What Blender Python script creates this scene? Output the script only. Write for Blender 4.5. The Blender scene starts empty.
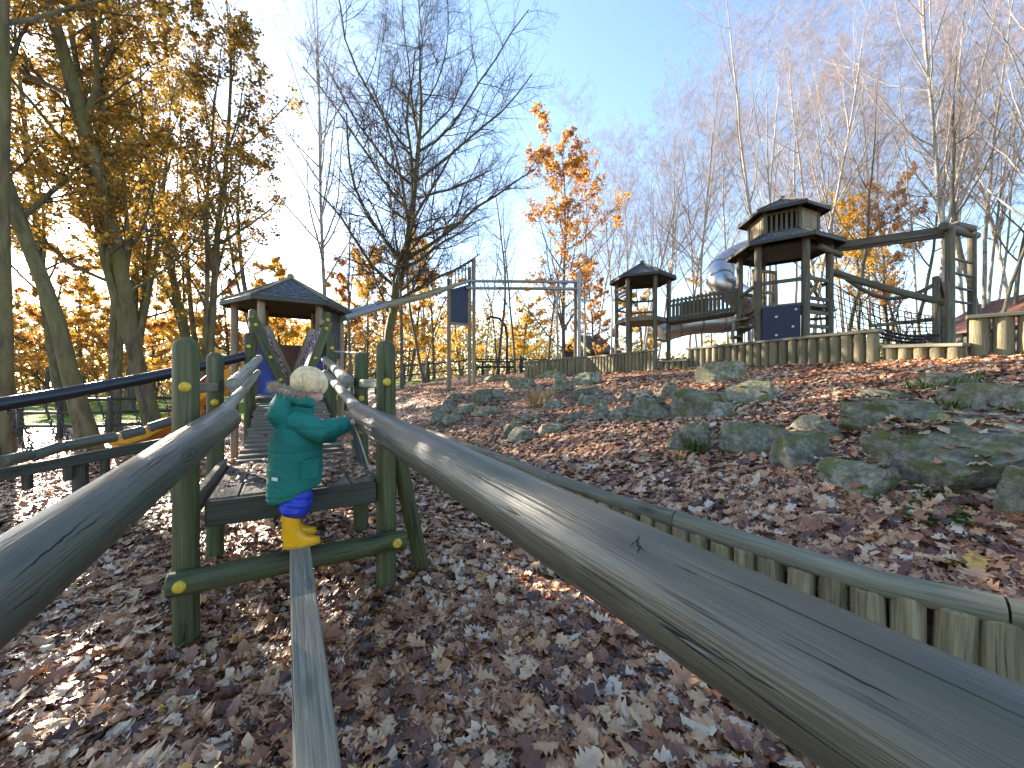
import bpy, math, random
import numpy as np
from mathutils import Vector, Matrix, noise
from mathutils.bvhtree import BVHTree
random.seed(11); RNG = np.random.default_rng(11)
SC = bpy.context.scene
COL = SC.collection
F = 390.0; CX, CY = 512.0, 384.0; EYE = 1.25
R = math.radians
sm = lambda a, b, x: (lambda k: k*k*(3-2*k))(min(1, max(0, (x-a)/(b-a)))) if b != a else float(x > a)

# ------------------------------------------------------------------ places
def P(px, py, Y):                       # a point of the place, from bearing and measured depth
    return Vector(((px-CX)/F*Y, Y, EYE-(py-CY)/F*Y))
def B(t, l, z):                         # along / across the balance bridge
    return Vector((-.5*t+.866*l, .866*t+.5*l, z))
def tl(x, y): return -.5*x+.866*y, .866*x+.5*y
WT = [-60, -6, -1.5, -.5, .338, .68, 1.07, 1.64, 2.1, 3.1, 5.47, 8, 9.5, 60]
WL = [9, 6.0, 3.5, 3.0, 2.65, 2.52, 2.45, 2.41, 2.37, 2.34, 2.42, 2.5, 2.6, 4]
PL = [-50, 2.2, 2.6, 4, 6, 7, 8.5, 11, 14, 30, 200]
PZ = [.25, .25, .27, .70, 1.18, 1.40, 1.66, 1.76, 1.80, 2.1, 3.0]
def hgt(x, y):
    t, l = tl(x, y)
    s = l-np.interp(t, WT, WL)
    z = float(np.interp(l, PL, PZ)) + .26*sm(6.5, 11, t)*sm(2.2, 3.6, l)*(1-sm(4.5, 7.5, l))*(1-sm(22, 34, t))
    w = .03+2.2*sm(7.8, 11, t)
    k = sm(-w, .002+.4*w*sm(8, 11, t), s)
    d = math.hypot(x, y)
    n = noise.noise(Vector((x*.45, y*.45, 3)))*.05+noise.noise(Vector((x*1.7, y*1.7, 9)))*.018
    return z*k + n*(.35+.65*k)*(1-sm(25, 60, d))*(.25+.75*sm(.0, .5, abs(s)))
def hgt_v(x, y):
    x = np.asarray(x, float); y = np.asarray(y, float); t = -.5*x+.866*y; l = .866*x+.5*y
    S = lambda a, b, v: (lambda k: k*k*(3-2*k))(np.clip((v-a)/(b-a), 0, 1))
    s = l-np.interp(t, WT, WL)
    z = np.interp(l, PL, PZ)+.26*S(6.5, 11, t)*S(2.2, 3.6, l)*(1-S(4.5, 7.5, l))*(1-S(22, 34, t))
    w = .03+2.2*S(7.8, 11, t); up = .002+.4*w*S(8, 11, t)
    q = np.clip((s+w)/(w+up), 0, 1); return z*q*q*(3-2*q)
def G(px, py):                          # where the sight line meets the ground
    dx, dz = (px-CX)/F, -(py-CY)/F
    Y = .6; prev = Y
    while Y < 90:
        if EYE+dz*Y < hgt(dx*Y, Y):
            a, b = prev, Y
            for _ in range(18):
                m = (a+b)/2
                if EYE+dz*m < hgt(dx*m, m): b = m
                else: a = m
            Y = b; break
        prev = Y; Y *= 1.02
    return Vector((dx*Y, Y, hgt(dx*Y, Y)))
def onground(px, Y):
    x = (px-CX)/F*Y
    return Vector((x, Y, hgt(x, Y)))

# ------------------------------------------------------------------ mesh building
class MB:
    def __init__(s): s.v = []; s.f = []; s.g = []; s.m = []
    def add(s, vs, fs, gs=None, mat=0):
        o = len(s.v); s.v += [tuple(v) for v in vs]
        s.g += [tuple(g) for g in (gs if gs else vs)]
        s.f += [tuple(i+o for i in f) for f in fs]; s.m += [mat]*len(fs)
        return s
    def tube(s, pts, rad, n=12, caps=True, wob=0., mat=0, flat=1., seed=None, dome=0.):
        pts = [Vector(p) for p in pts]
        if not hasattr(rad, '__len__'): rad = [rad]*len(pts)
        rad = list(rad)
        if dome:                        # rounded top end
            d = (pts[-1]-pts[-2]).normalized(); r = rad[-1]; p = pts[-1]
            pts[-1] = p-d*dome
            for k in (.35, .65, .88, .99):
                pts.append(p-d*dome+d*dome*k); rad.append(r*math.sqrt(max(0.0, 1-k*k)) if k > .5 else r*(1-.12*k))
        so = random.uniform(0, 50) if seed is None else seed
        vs, gs, fs = [], [], []; L = 0; up = None
        for i, p in enumerate(pts):
            a = pts[max(i-1, 0)]; b = pts[min(i+1, len(pts)-1)]
            d = (b-a).normalized()
            if up is None:
                up = Vector((0, 0, 1)) if abs(d.z) < .9 else Vector((1, 0, 0))
            x = d.cross(up).normalized(); y = x.cross(d).normalized(); up = y
            if i: L += (p-pts[i-1]).length
            for k in range(n):
                an = 2*math.pi*k/n
                r = rad[i]*(1+(wob*noise.noise(Vector((math.cos(an)*1.3+so, math.sin(an)*1.3, L*2.2+so))) if wob else 0))
                vs.append(p+(x*math.cos(an)+y*math.sin(an)*flat)*r)
                gs.append((math.cos(an)*rad[i]+so, math.sin(an)*rad[i], L+so))
        for i in range(len(pts)-1):
            for k in range(n):
                fs.append((i*n+k, i*n+(k+1) % n, (i+1)*n+(k+1) % n, (i+1)*n+k))
        if caps:
            fs.append(tuple(range(n))[::-1]); fs.append(tuple(range((len(pts)-1)*n, len(pts)*n)))
        return s.add(vs, fs, gs, mat)
    def log(s, a, b, r, r2=None, n=14, seg=6, wob=.05, bend=0., mat=0, dome=0., seed=None):
        a, b = Vector(a), Vector(b); r2 = r if r2 is None else r2
        up = Vector((0, 0, 1)) if abs((b-a).normalized().z) < .9 else Vector((1, 0, 0))
        pts = [a.lerp(b, i/seg)+up*bend*math.sin(math.pi*i/seg) for i in range(seg+1)]
        rad = [r+(r2-r)*i/seg for i in range(seg+1)]
        d = (b-a).normalized(); c = min(.012, r*.15)    # eased ends
        pts = [pts[0]]+[pts[0]+d*c]+pts[1:]; rad = [rad[0]-c]+[rad[0]]+rad[1:]
        if not dome:
            pts = pts[:-1]+[pts[-1]-d*c, pts[-1]]; rad = rad[:-1]+[rad[-1], rad[-1]-c]
        return s.tube(pts, rad, n, True, wob, mat, 1., seed, dome)
    def box(s, c, size, rz=0., axis=None, bev=.006, mat=0):
        """c centre, size along local x,y,z; axis = unit vector for local x (else rz)"""
        c = Vector(c); hx, hy, hz = [k/2 for k in size]; b = min(bev, hx*.4, hy*.4, hz*.4)
        if axis is None: ex = Vector((math.cos(rz), math.sin(rz), 0))
        else: ex = Vector(axis).normalized()
        ey = (Vector((0, 0, 1)).cross(ex)).normalized() if abs(ex.z) < .98 else Vector((math.cos(rz), math.sin(rz), 0))
        ez = ex.cross(ey).normalized()
        so = random.uniform(0, 40)
        vs, gs = [], []
        def ring(x, sh):
            q = [(-hy+b, -hz), (hy-b, -hz), (hy, -hz+b), (hy, hz-b), (hy-b, hz), (-hy+b, hz), (-hy, hz-b), (-hy, -hz+b)]
            for y, z in q:
                y2 = y*(1-sh/hy); z2 = z*(1-sh/hz)
                vs.append(c+ex*x+ey*y2+ez*z2)
                g = (x, y2, z2); dims = sorted(range(3), key=lambda i: size[i])
                gs.append((g[dims[0]]+so, g[dims[1]], g[dims[2]]+so))
        ring(-hx, b); ring(-hx+b, 0); ring(hx-b, 0); ring(hx, b)
        fs = [(i*8+k, i*8+(k+1) % 8, i*8+8+(k+1) % 8, i*8+8+k) for i in range(3) for k in range(8)]
        fs += [tuple(range(8))[::-1], tuple(range(24, 32))]
        return s.add(vs, fs, gs, mat)
    def plank(s, a, b, w, th, mat=0, bev=.006):      # a..b axis, w across (horizontal), th up
        a, b = Vector(a), Vector(b)
        return s.box((a+b)/2, ((b-a).length, w, th), axis=b-a, mat=mat, bev=bev)
    def prism(s, poly, off, mat=0):                   # flat polygon given thickness
        poly = [Vector(p) for p in poly]; off = Vector(off); n = len(poly)
        vs = poly+[p+off for p in poly]
        fs = [tuple(range(n)), tuple(range(2*n-1, n-1, -1))]+[(i, n+i, n+(i+1) % n, (i+1) % n) for i in range(n)]
        return s.add(vs, fs, None, mat)
    def build(s, name, mats, parent=None, smooth=True, loc=None):
        me = bpy.data.meshes.new(name)
        off = Vector(loc) if loc is not None else (parent_world(parent) if parent else Vector())
        me.from_pydata([tuple(Vector(v)-off) for v in s.v] if off.length else s.v, [], s.f)
        at = me.attributes.new('grain', 'FLOAT_VECTOR', 'POINT')
        at.data.foreach_set('vector', np.array(s.g, dtype=np.float32).ravel())
        mats = mats if isinstance(mats, (list, tuple)) else [mats]
        for m in mats: me.materials.append(m)
        if len(mats) > 1: me.polygons.foreach_set('material_index', s.m)
        me.validate()
        import bmesh
        bm = bmesh.new(); bm.from_mesh(me); bmesh.ops.recalc_face_normals(bm, faces=bm.faces); bm.to_mesh(me); bm.free()
        o = bpy.data.objects.new(name, me); COL.objects.link(o)
        if smooth:
            me.polygons.foreach_set('use_smooth', [True]*len(me.polygons))
            try: me.set_sharp_from_angle(angle=R(38))
            except Exception: pass
        if parent: o.parent = parent
        if loc is not None: o.location = loc
        return o
def parent_world(o):
    v = Vector()
    while o is not None: v = v+o.location; o = o.parent
    return v
def npmesh(name, V, Fq, mats, attrs=None, matidx=None, smooth=True):
    """V (n,3), Fq (m,k) index array"""
    me = bpy.data.meshes.new(name); k = Fq.shape[1]
    me.vertices.add(len(V)); me.vertices.foreach_set('co', np.asarray(V, np.float32).ravel())
    me.loops.add(Fq.size); me.loops.foreach_set('vertex_index', np.asarray(Fq, np.int32).ravel())
    me.polygons.add(len(Fq)); me.polygons.foreach_set('loop_start', np.arange(0, Fq.size, k, dtype=np.int32))
    for m in mats: me.materials.append(m)
    if matidx is not None: me.polygons.foreach_set('material_index', np.asarray(matidx, np.int32))
    for nm, arr in (attrs or {}).items():
        if arr.ndim == 1:
            a = me.attributes.new(nm, 'FLOAT', 'POINT'); a.data.foreach_set('value', arr.astype(np.float32))
        else:
            a = me.attributes.new(nm, 'FLOAT_VECTOR', 'POINT'); a.data.foreach_set('vector', arr.astype(np.float32).ravel())
    me.update(calc_edges=True)
    if smooth: me.polygons.foreach_set('use_smooth', np.ones(len(Fq), bool))
    return me
def tag(o, label=None, cat=None, group=None, kind=None):
    if label: o['label'] = label
    if cat: o['category'] = cat
    if group: o['group'] = group
    if kind: o['kind'] = kind
    return o
def thing(name, label, cat, loc, group=None, rz=0.):
    o = bpy.data.objects.new(name, None); COL.objects.link(o)
    o.empty_display_size = .2; o.location = loc; o.rotation_euler = (0, 0, rz)
    return tag(o, label, cat, group)
def link_mesh(name, me, parent=None):
    o = bpy.data.objects.new(name, me); COL.objects.link(o)
    if parent: o.parent = parent
    return o
def copy_tree(o, parent=None):
    kids = [c for c in bpy.data.objects if c.parent == o]
    c = o.copy(); COL.objects.link(c)
    if parent: c.parent = parent
    for k in kids: copy_tree(k, c)
    return c

# ------------------------------------------------------------------ materials
def nmat(name, rough=.7, spec=.3):
    m = bpy.data.materials.new(name); m.use_nodes = True
    nt = m.node_tree; b = nt.nodes['Principled BSDF']
    b.inputs['Roughness'].default_value = rough
    b.inputs['Specular IOR Level'].default_value = spec
    return m, nt, b
def nd(nt, typ, **kw):
    n = nt.nodes.new(typ)
    for k, v in kw.items():
        if k in n.inputs.keys(): n.inputs[k].default_value = v
        else: setattr(n, k, v)
    return n
def ramp(nt, src, stops, interp='LINEAR'):
    r = nt.nodes.new('ShaderNodeValToRGB'); r.color_ramp.interpolation = interp
    e = r.color_ramp.elements
    while len(e) < len(stops): e.new(.5)
    for k, (p, c) in enumerate(stops):
        e[k].position = p; e[k].color = (*c, 1) if len(c) == 3 else c
    nt.links.new(src, r.inputs[0]); return r.outputs[0]
def mixc(nt, fac, a, b, mode='MIX'):
    m = nt.nodes.new('ShaderNodeMix'); m.data_type = 'RGBA'; m.blend_type = mode
    for sock, v in ((m.inputs[0], fac), (m.inputs[6], a), (m.inputs[7], b)):
        if isinstance(v, (int, float)): sock.default_value = v
        elif isinstance(v, tuple): sock.default_value = (*v, 1)
        else: nt.links.new(v, sock)
    return m.outputs[2]
def math_(nt, op, a, b=0.):
    m = nt.nodes.new('ShaderNodeMath'); m.operation = op
    for i, v in enumerate((a, b)):
        if isinstance(v, (int, float)): m.inputs[i].default_value = v
        else: nt.links.new(v, m.inputs[i])
    return m.outputs[0]
def bump(nt, b, h, dist=.01, st=1.):
    n = nt.nodes.new('ShaderNodeBump'); n.inputs['Distance'].default_value = dist; n.inputs['Strength'].default_value = st
    nt.links.new(h, n.inputs['Height']); nt.links.new(n.outputs[0], b.inputs['Normal'])
def vmap(nt, src, sc, loc=(0, 0, 0)):
    m = nt.nodes.new('ShaderNodeMapping'); m.inputs['Scale'].default_value = sc; m.inputs['Location'].default_value = loc
    nt.links.new(src, m.inputs['Vector']); return m.outputs[0]
def noi(nt, vec, scale, detail=4., rough=.55):
    n = nd(nt, 'ShaderNodeTexNoise', Scale=scale, Detail=detail, Roughness=rough)
    if vec is not None: nt.links.new(vec, n.inputs['Vector'])
    return n.outputs['Fac']
def attr(nt, name):
    a = nt.nodes.new('ShaderNodeAttribute'); a.attribute_name = name; return a
def wood(name, dark, light, algae=(.06, .09, .03), amt=.3, rough=.62, fine=1., crack=.6, spec=.35, bumpd=.006, streak=.42, along=1.6):
    m, nt, b = nmat(name, rough, spec); g = attr(nt, 'grain').outputs['Vector']
    fib = noi(nt, vmap(nt, g, (38*fine, 38*fine, along)), 1., 5., .6)
    blot = noi(nt, vmap(nt, g, (7, 7, 2.4)), 1., 4., .6)
    c = ramp(nt, fib, [(.28, dark), (.72, light)])
    d2 = tuple(k*.55 for k in dark)
    c = mixc(nt, math_(nt, 'MULTIPLY', ramp(nt, noi(nt, vmap(nt, g, (5, 5, .9), (9, 2, 4)), 1., 3.), [(.42, (0, 0, 0)), (.75, (1, 1, 1))]), .55), c, d2)
    c = mixc(nt, math_(nt, 'MULTIPLY', ramp(nt, blot, [(.40, (0, 0, 0)), (.66, (1, 1, 1))]), amt), c, algae)
    ck = noi(nt, vmap(nt, g, (22, 22, .55), (3, 7, 1)), 1., 3., .45)
    ckm = ramp(nt, ck, [(.485, (0, 0, 0)), (.5, (1, 1, 1)), (.515, (0, 0, 0))])
    brk = ramp(nt, noi(nt, vmap(nt, g, (6, 6, 1.1), (1, 1, 8)), 1., 2.), [(.52, (0, 0, 0)), (.62, (1, 1, 1))])
    ckm = math_(nt, 'MULTIPLY', ckm, brk)
    fi2 = noi(nt, vmap(nt, g, (150*fine, 150*fine, 3.5), (5, 5, 2)), 1., 3., .6)
    c = mixc(nt, math_(nt, 'MULTIPLY', ramp(nt, fi2, [(.50, (0, 0, 0)), (.66, (1, 1, 1))]), streak), c, tuple(k*.4 for k in dark))
    kv = nd(nt, 'ShaderNodeTexVoronoi', Scale=1.); nt.links.new(vmap(nt, g, (9, 9, 2.6)), kv.inputs['Vector'])
    kd = math_(nt, 'ADD', kv.outputs['Distance'], math_(nt, 'MULTIPLY', fib, .10))
    kn = ramp(nt, kd, [(.10, (1, 1, 1)), (.15, (.15, .15, .15)), (.19, (.7, .7, .7)), (.27, (0, 0, 0))])
    c = mixc(nt, math_(nt, 'MULTIPLY', kn, .75), c, tuple(k*.35 for k in dark))
    c = mixc(nt, math_(nt, 'MULTIPLY', ckm, crack), c, tuple(k*.18 for k in dark))
    oi = nt.nodes.new('ShaderNodeObjectInfo')
    hs = nt.nodes.new('ShaderNodeHueSaturation'); nt.links.new(c, hs.inputs['Color'])
    nt.links.new(math_(nt, 'ADD', math_(nt, 'MULTIPLY', oi.outputs['Random'], .4), .8), hs.inputs['Value'])
    nt.links.new(hs.outputs[0], b.inputs['Base Color'])
    nt.links.new(math_(nt, 'ADD', math_(nt, 'MULTIPLY', blot, .3), rough-.15), b.inputs['Roughness'])
    bump(nt, b, math_(nt, 'SUBTRACT', math_(nt, 'ADD', math_(nt, 'MULTIPLY', fib, .6), math_(nt, 'MULTIPLY', fi2, -.5)), math_(nt, 'ADD', math_(nt, 'MULTIPLY', ckm, 1.4), math_(nt, 'MULTIPLY', kn, .4))), bumpd, .9)
    return m
def plain(name, col, rough=.5, var=.15, scale=20., metal=0., spec=.4, bumpd=.0, coat=0.):
    m, nt, b = nmat(name, rough, spec)
    tc = nt.nodes.new('ShaderNodeTexCoord').outputs['Object']
    n = noi(nt, tc, scale, 5.)
    nt.links.new(ramp(nt, n, [(.3, tuple(k*(1-var) for k in col)), (.7, tuple(min(1, k*(1+var)) for k in col))]), b.inputs['Base Color'])
    b.inputs['Metallic'].default_value = metal
    b.inputs['Coat Weight'].default_value = coat
    nt.links.new(math_(nt, 'ADD', math_(nt, 'MULTIPLY', n, .25), rough-.12), b.inputs['Roughness'])
    if bumpd: bump(nt, b, n, bumpd)
    return m
M = {}
M['rail'] = wood('weathered_rail_wood', (.054, .051, .038), (.115, .108, .076), (.062, .070, .030), .55, .40, 1.0, .9, .6, .005, .22, 3.2)
M['rail_light'] = wood('bleached_rail_wood', (.15, .14, .105), (.36, .335, .26), (.12, .13, .07), .3, .5, 1.2, .8, .5)
M['post'] = wood('algae_green_post_wood', (.028, .029, .013), (.135, .125, .052), (.050, .074, .013), .6, .62, 1., .6)
M['post_hill'] = wood('mossy_palisade_wood', (.10, .08, .048), (.34, .28, .165), (.11, .115, .035), .35, .75, .8, .5)
M['cap'] = wood('grey_cap_wood', (.10, .092, .065), (.27, .25, .18), (.10, .115, .06), .3, .7, 1., .7)
M['plank'] = wood('worn_plank_wood', (.15, .13, .095), (.36, .315, .235), (.15, .15, .09), .25, .7, 1.3, .8)
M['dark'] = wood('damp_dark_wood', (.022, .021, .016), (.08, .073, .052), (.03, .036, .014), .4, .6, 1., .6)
M['deck'] = wood('grey_deck_wood', (.085, .068, .048), (.27, .22, .155), (.08, .07, .035), .25, .65, 1.2, .7)
M['tan'] = wood('tan_wood', (.16, .115, .07), (.38, .29, .18), (.15, .14, .07), .25, .7, 1., .7)  # plain tan timber for hut posts, boards and grille
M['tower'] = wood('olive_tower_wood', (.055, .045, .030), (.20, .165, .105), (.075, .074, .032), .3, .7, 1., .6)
M['pale'] = wood('pale_block_wood', (.26, .25, .17), (.46, .43, .31), (.2, .22, .1), .3, .7)
M['black'] = plain('black_rubber_tube', (.012, .013, .016), .33, .3, 30, spec=.5)
M['chain'] = plain('galvanised_chain', (.08, .085, .09), .45, .3, 60, metal=.7)
M['galv'] = plain('galvanised_steel', (.24, .25, .255), .45, .25, 18, metal=.5)
M['steel'] = plain('polished_slide_steel', (.46, .47, .48), .34, .1, 5, metal=1.)
M['blue'] = plain('blue_board', (.012, .035, .26), .4, .25, 8)
M['navy'] = plain('navy_board', (.006, .010, .032), .5, .35, 9, bumpd=.001)
M['yellow'] = plain('yellow_bolt_plastic', (.50, .33, .025), .55, .3, 60)
M['slidey'] = plain('mustard_slide_plastic', (.55, .26, .02), .35, .25, 6)
M['brownboard'] = plain('brown_board', (.075, .03, .018), .6, .3, 8)
M['redrail'] = plain('dark_red_edge', (.2, .03, .02), .5, .2, 8)
M['rope'] = plain('white_cord', (.55, .54, .5), .8, .2, 80)
M['grip'] = plain('pale_climbing_grip', (.5, .5, .45), .6, .2, 40)
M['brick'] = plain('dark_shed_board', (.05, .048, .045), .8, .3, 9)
M['window'] = plain('dull_window_glass', (.25, .28, .3), .15, .3, 3)
M['lamp'] = plain('dark_green_metal', (.02, .025, .02), .5, .2, 20)
def slate():
    m, nt, b = nmat('felt_shingle_roof', .55, .4)
    tc = nt.nodes.new('ShaderNodeTexCoord').outputs['Object']
    v = nd(nt, 'ShaderNodeTexVoronoi', Scale=26.); nt.links.new(vmap(nt, tc, (1, 1, 1.8)), v.inputs['Vector'])
    sep = nt.nodes.new('ShaderNodeSeparateColor'); nt.links.new(v.outputs['Color'], sep.inputs[0])
    c = ramp(nt, sep.outputs[0], [(0, (.018, .02, .026)), (.6, (.045, .05, .062)), (1, (.11, .12, .14))])
    c = mixc(nt, ramp(nt, noi(nt, tc, 3.2, 5), [(.5, (0, 0, 0)), (.7, (.6, .6, .6))]), c, (.05, .06, .025))
    nt.links.new(c, b.inputs['Base Color']); bump(nt, b, v.outputs['Distance'], .01, .7); return m
M['slate'] = slate()
def net_mat():
    m, nt, b = nmat('maroon_rope_net', .8, .2)
    tc = nt.nodes.new('ShaderNodeTexCoord').outputs['Object']
    w = nd(nt, 'ShaderNodeTexWave', Scale=5.5, Distortion=7., Detail=2.); w.inputs['Detail Scale'].default_value = 2.
    nt.links.new(tc, w.inputs['Vector'])
    c = ramp(nt, w.outputs['Fac'], [(.0, (.10, .012, .025)), (.70, (.16, .02, .035)), (.80, (.5, .45, .45)), (1, (.6, .56, .56))])
    nt.links.new(c, b.inputs['Base Color']); return m
M['net'] = net_mat()
def bark(name, dark, light, moss, amt, sc=1., bands=False):
    m, nt, b = nmat(name, .85, .15)
    tc = nt.nodes.new('ShaderNodeTexCoord').outputs['Object']
    n = noi(nt, vmap(nt, tc, (9*sc, 9*sc, 2.2*sc)), 1., 6., .65)
    c = ramp(nt, n, [(.32, dark), (.68, light)])
    c = mixc(nt, math_(nt, 'MULTIPLY', ramp(nt, noi(nt, tc, 1.4, 4), [(.42, (0, 0, 0)), (.62, (1, 1, 1))]), amt), c, moss)
    if bands:
        n2 = noi(nt, vmap(nt, tc, (3, 3, 16)), 1., 3., .6)
        c = mixc(nt, ramp(nt, n2, [(.60, (0, 0, 0)), (.66, (.85, .85, .85))]), c, (.035, .03, .028))
    nt.links.new(c, b.inputs['Base Color']); bump(nt, b, n, .03, .7); return m
M['bark_oak'] = bark('oak_bark', (.045, .036, .022), (.17, .14, .085), (.12, .125, .035), .6)
M['bark_birch'] = bark('birch_bark', (.20, .18, .155), (.47, .44, .40), (.17, .18, .10), .35, 1., True)
M['bark_thin'] = bark('young_tree_bark', (.05, .042, .035), (.17, .15, .125), (.10, .105, .05), .5)
M['twig_b'] = plain('birch_twigs', (.22, .165, .15), .8, .3, 3)
M['twig_o'] = plain('oak_twigs', (.05, .042, .034), .85, .3, 3)
def leafmat(name, stops, trans=.5, rough=.5, spec=.35, litter=False):
    m, nt, b = nmat(name, rough, spec)
    c = ramp(nt, attr(nt, 'tone').outputs['Fac'], stops)
    if litter:
        tc = nt.nodes.new('ShaderNodeTexCoord').outputs['Object']
        c = mixc(nt, math_(nt, 'MULTIPLY', noi(nt, tc, 45., 4.), .32), c, (.09, .05, .03))
        bump(nt, b, noi(nt, tc, 60., 3.), .004, .8)
    nt.links.new(c, b.inputs['Base Color'])
    tr = nt.nodes.new('ShaderNodeBsdfTranslucent'); nt.links.new(c, tr.inputs['Color'])
    mx = nt.nodes.new('ShaderNodeMixShader'); mx.inputs[0].default_value = trans
    nt.links.new(b.outputs[0], mx.inputs[1]); nt.links.new(tr.outputs[0], mx.inputs[2])
    nt.links.new(mx.outputs[0], nt.nodes['Material Output'].inputs['Surface'])
    return m
M['leaf_brown'] = leafmat('oak_autumn_leaves', [(0, (.12, .07, .02)), (.25, (.24, .18, .03)), (.5, (.34, .18, .03)), (.8, (.48, .27, .04)), (1, (.52, .40, .07))])
M['leaf_orange'] = leafmat('beech_orange_leaves', [(0, (.30, .13, .03)), (.4, (.50, .23, .045)), (.8, (.58, .32, .07)), (1, (.58, .42, .13))])
M['leaf_yellow'] = leafmat('yellow_autumn_leaves', [(0, (.42, .22, .03)), (.5, (.62, .36, .04)), (1, (.66, .47, .09))])
M['litter'] = leafmat('fallen_oak_leaves', [(0, (.045, .020, .015)), (.18, (.13, .045, .026)), (.36, (.34, .130, .055)), (.54, (.52, .25, .11)), (.73, (.68, .43, .23)), (.92, (.68, .54, .40)), (.965, (.55, .17, .03)), (1, (.64, .40, .07))], .12, .40, .6, True)
M['grassb'] = leafmat('green_blades', [(0, (.03, .07, .012)), (.6, (.07, .14, .02)), (1, (.14, .2, .04))], .35)
M['straw'] = leafmat('dry_straw', [(0, (.2, .13, .06)), (1, (.42, .31, .16))], .3)
def ground_mat():
    m, nt, b = nmat('leaf_covered_ground', .6, .3)
    tc = nt.nodes.new('ShaderNodeTexCoord').outputs['Object']
    w = nd(nt, 'ShaderNodeTexNoise', Scale=9., Detail=2.); nt.links.new(tc, w.inputs['Vector'])
    vm = nt.nodes.new('ShaderNodeVectorMath'); vm.operation = 'MULTIPLY_ADD'
    nt.links.new(w.outputs['Color'], vm.inputs[0]); vm.inputs[1].default_value = (.12,)*3; nt.links.new(tc, vm.inputs[2])
    v = nd(nt, 'ShaderNodeTexVoronoi', Scale=19.); nt.links.new(vm.outputs[0], v.inputs['Vector'])
    sep = nt.nodes.new('ShaderNodeSeparateColor'); nt.links.new(v.outputs['Color'], sep.inputs[0])
    c = ramp(nt, sep.outputs[0], [(0, (.06, .03, .022)), (.3, (.17, .075, .045)), (.6, (.33, .165, .09)), (.85, (.46, .28, .17)), (1, (.54, .42, .3))])
    c = mixc(nt, ramp(nt, v.outputs['Distance'], [(.35, (0, 0, 0)), (.75, (.8, .8, .8))]), c, (.02, .014, .01))
    c = mixc(nt, math_(nt, 'MULTIPLY', noi(nt, tc, .6, 4), .35), c, (.05, .03, .02))
    nt.links.new(c, b.inputs['Base Color']); bump(nt, b, sep.outputs[1], .02, .7); return m
M['ground'] = ground_mat()
def lawn_mat():
    m, nt, b = nmat('mown_grass', .95, .04)
    tc = nt.nodes.new('ShaderNodeTexCoord').outputs['Object']
    c = ramp(nt, noi(nt, tc, 7., 8., .75), [(.3, (.06, .12, .012)), (.7, (.17, .27, .03))])
    c = mixc(nt, ramp(nt, noi(nt, tc, 1.1, 6., .7), [(.52, (0, 0, 0)), (.66, (.7, .7, .7))]), c, (.2, .13, .06))
    nt.links.new(c, b.inputs['Base Color']); bump(nt, b, noi(nt, tc, 40, 3), .03); return m
M['lawn'] = lawn_mat()
def rock_mat():
    m, nt, b = nmat('mossy_sandstone', .8, .25)
    tc = nt.nodes.new('ShaderNodeTexCoord').outputs['Object']
    n = noi(nt, tc, 15., 12., .72)
    c = ramp(nt, n, [(.3, (.06, .054, .04)), (.48, (.22, .20, .15)), (.66, (.46, .42, .32))])
    n2 = noi(nt, vmap(nt, tc, (1, 1, 1.6)), 5., 12., .75)
    c = mixc(nt, ramp(nt, n2, [(.49, (0, 0, 0)), (.56, (.8, .8, .8))]), c, (.125, .15, .028))
    c = mixc(nt, ramp(nt, noi(nt, vmap(nt, tc, (1, 1, 1), (7, 3, 5)), 6.5, 12., .75), [(.555, (0, 0, 0)), (.68, (.8, .8, .8))]), c, (.26, .24, .06))
    c = mixc(nt, ramp(nt, noi(nt, vmap(nt, tc, (1, 1, 1), (1, 8, 2)), 22, 3.), [(.62, (0, 0, 0)), (.68, (.6, .6, .6))]), c, (.33, .33, .25))
    oi = nt.nodes.new('ShaderNodeObjectInfo')
    hs = nt.nodes.new('ShaderNodeHueSaturation'); nt.links.new(c, hs.inputs['Color'])
    nt.links.new(math_(nt, 'ADD', math_(nt, 'MULTIPLY', oi.outputs['Random'], .5), .7), hs.inputs['Value'])
    nt.links.new(hs.outputs[0], b.inputs['Base Color'])
    bump(nt, b, math_(nt, 'ADD', math_(nt, 'ADD', n, math_(nt, 'MULTIPLY', n2, .7)), math_(nt, 'MULTIPLY', noi(nt, tc, 55, 6, .7), .5)), .04, 1.); return m
M['rock'] = rock_mat()
M['coat'] = plain('teal_coat_cloth', (.016, .150, .118), .7, .10, 70, spec=.2, bumpd=.002)
M['trouser'] = plain('blue_waterproof', (.012, .035, .36), .42, .3, 16, spec=.4, bumpd=.006)
M['boot'] = plain('yellow_rubber_boot', (.78, .36, .005), .38, .08, 12, spec=.45)
M['sole'] = plain('dull_boot_sole', (.45, .24, .02), .7, .2, 30)
M['skin'] = plain('child_skin', (.56, .31, .23), .5, .08, 18)
M['skin'].node_tree.nodes['Principled BSDF'].inputs['Subsurface Weight'].default_value = .15
M['skin'].node_tree.nodes['Principled BSDF'].inputs['Subsurface Radius'].default_value = (.01, .004, .003)
M['eye'] = plain('dark_eye', (.03, .03, .04), .2, .1, 30)
M['lip'] = plain('lips', (.42, .16, .13), .45, .1, 30)
M['fur'] = plain('grey_brown_fur', (.34, .265, .185), .9, .4, 60)
M['hair'] = plain('blond_hair', (.74, .55, .32), .5, .25, 40)
M['reflect'] = plain('pale_reflective_tab', (.62, .66, .68), .4, .1, 30)
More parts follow.
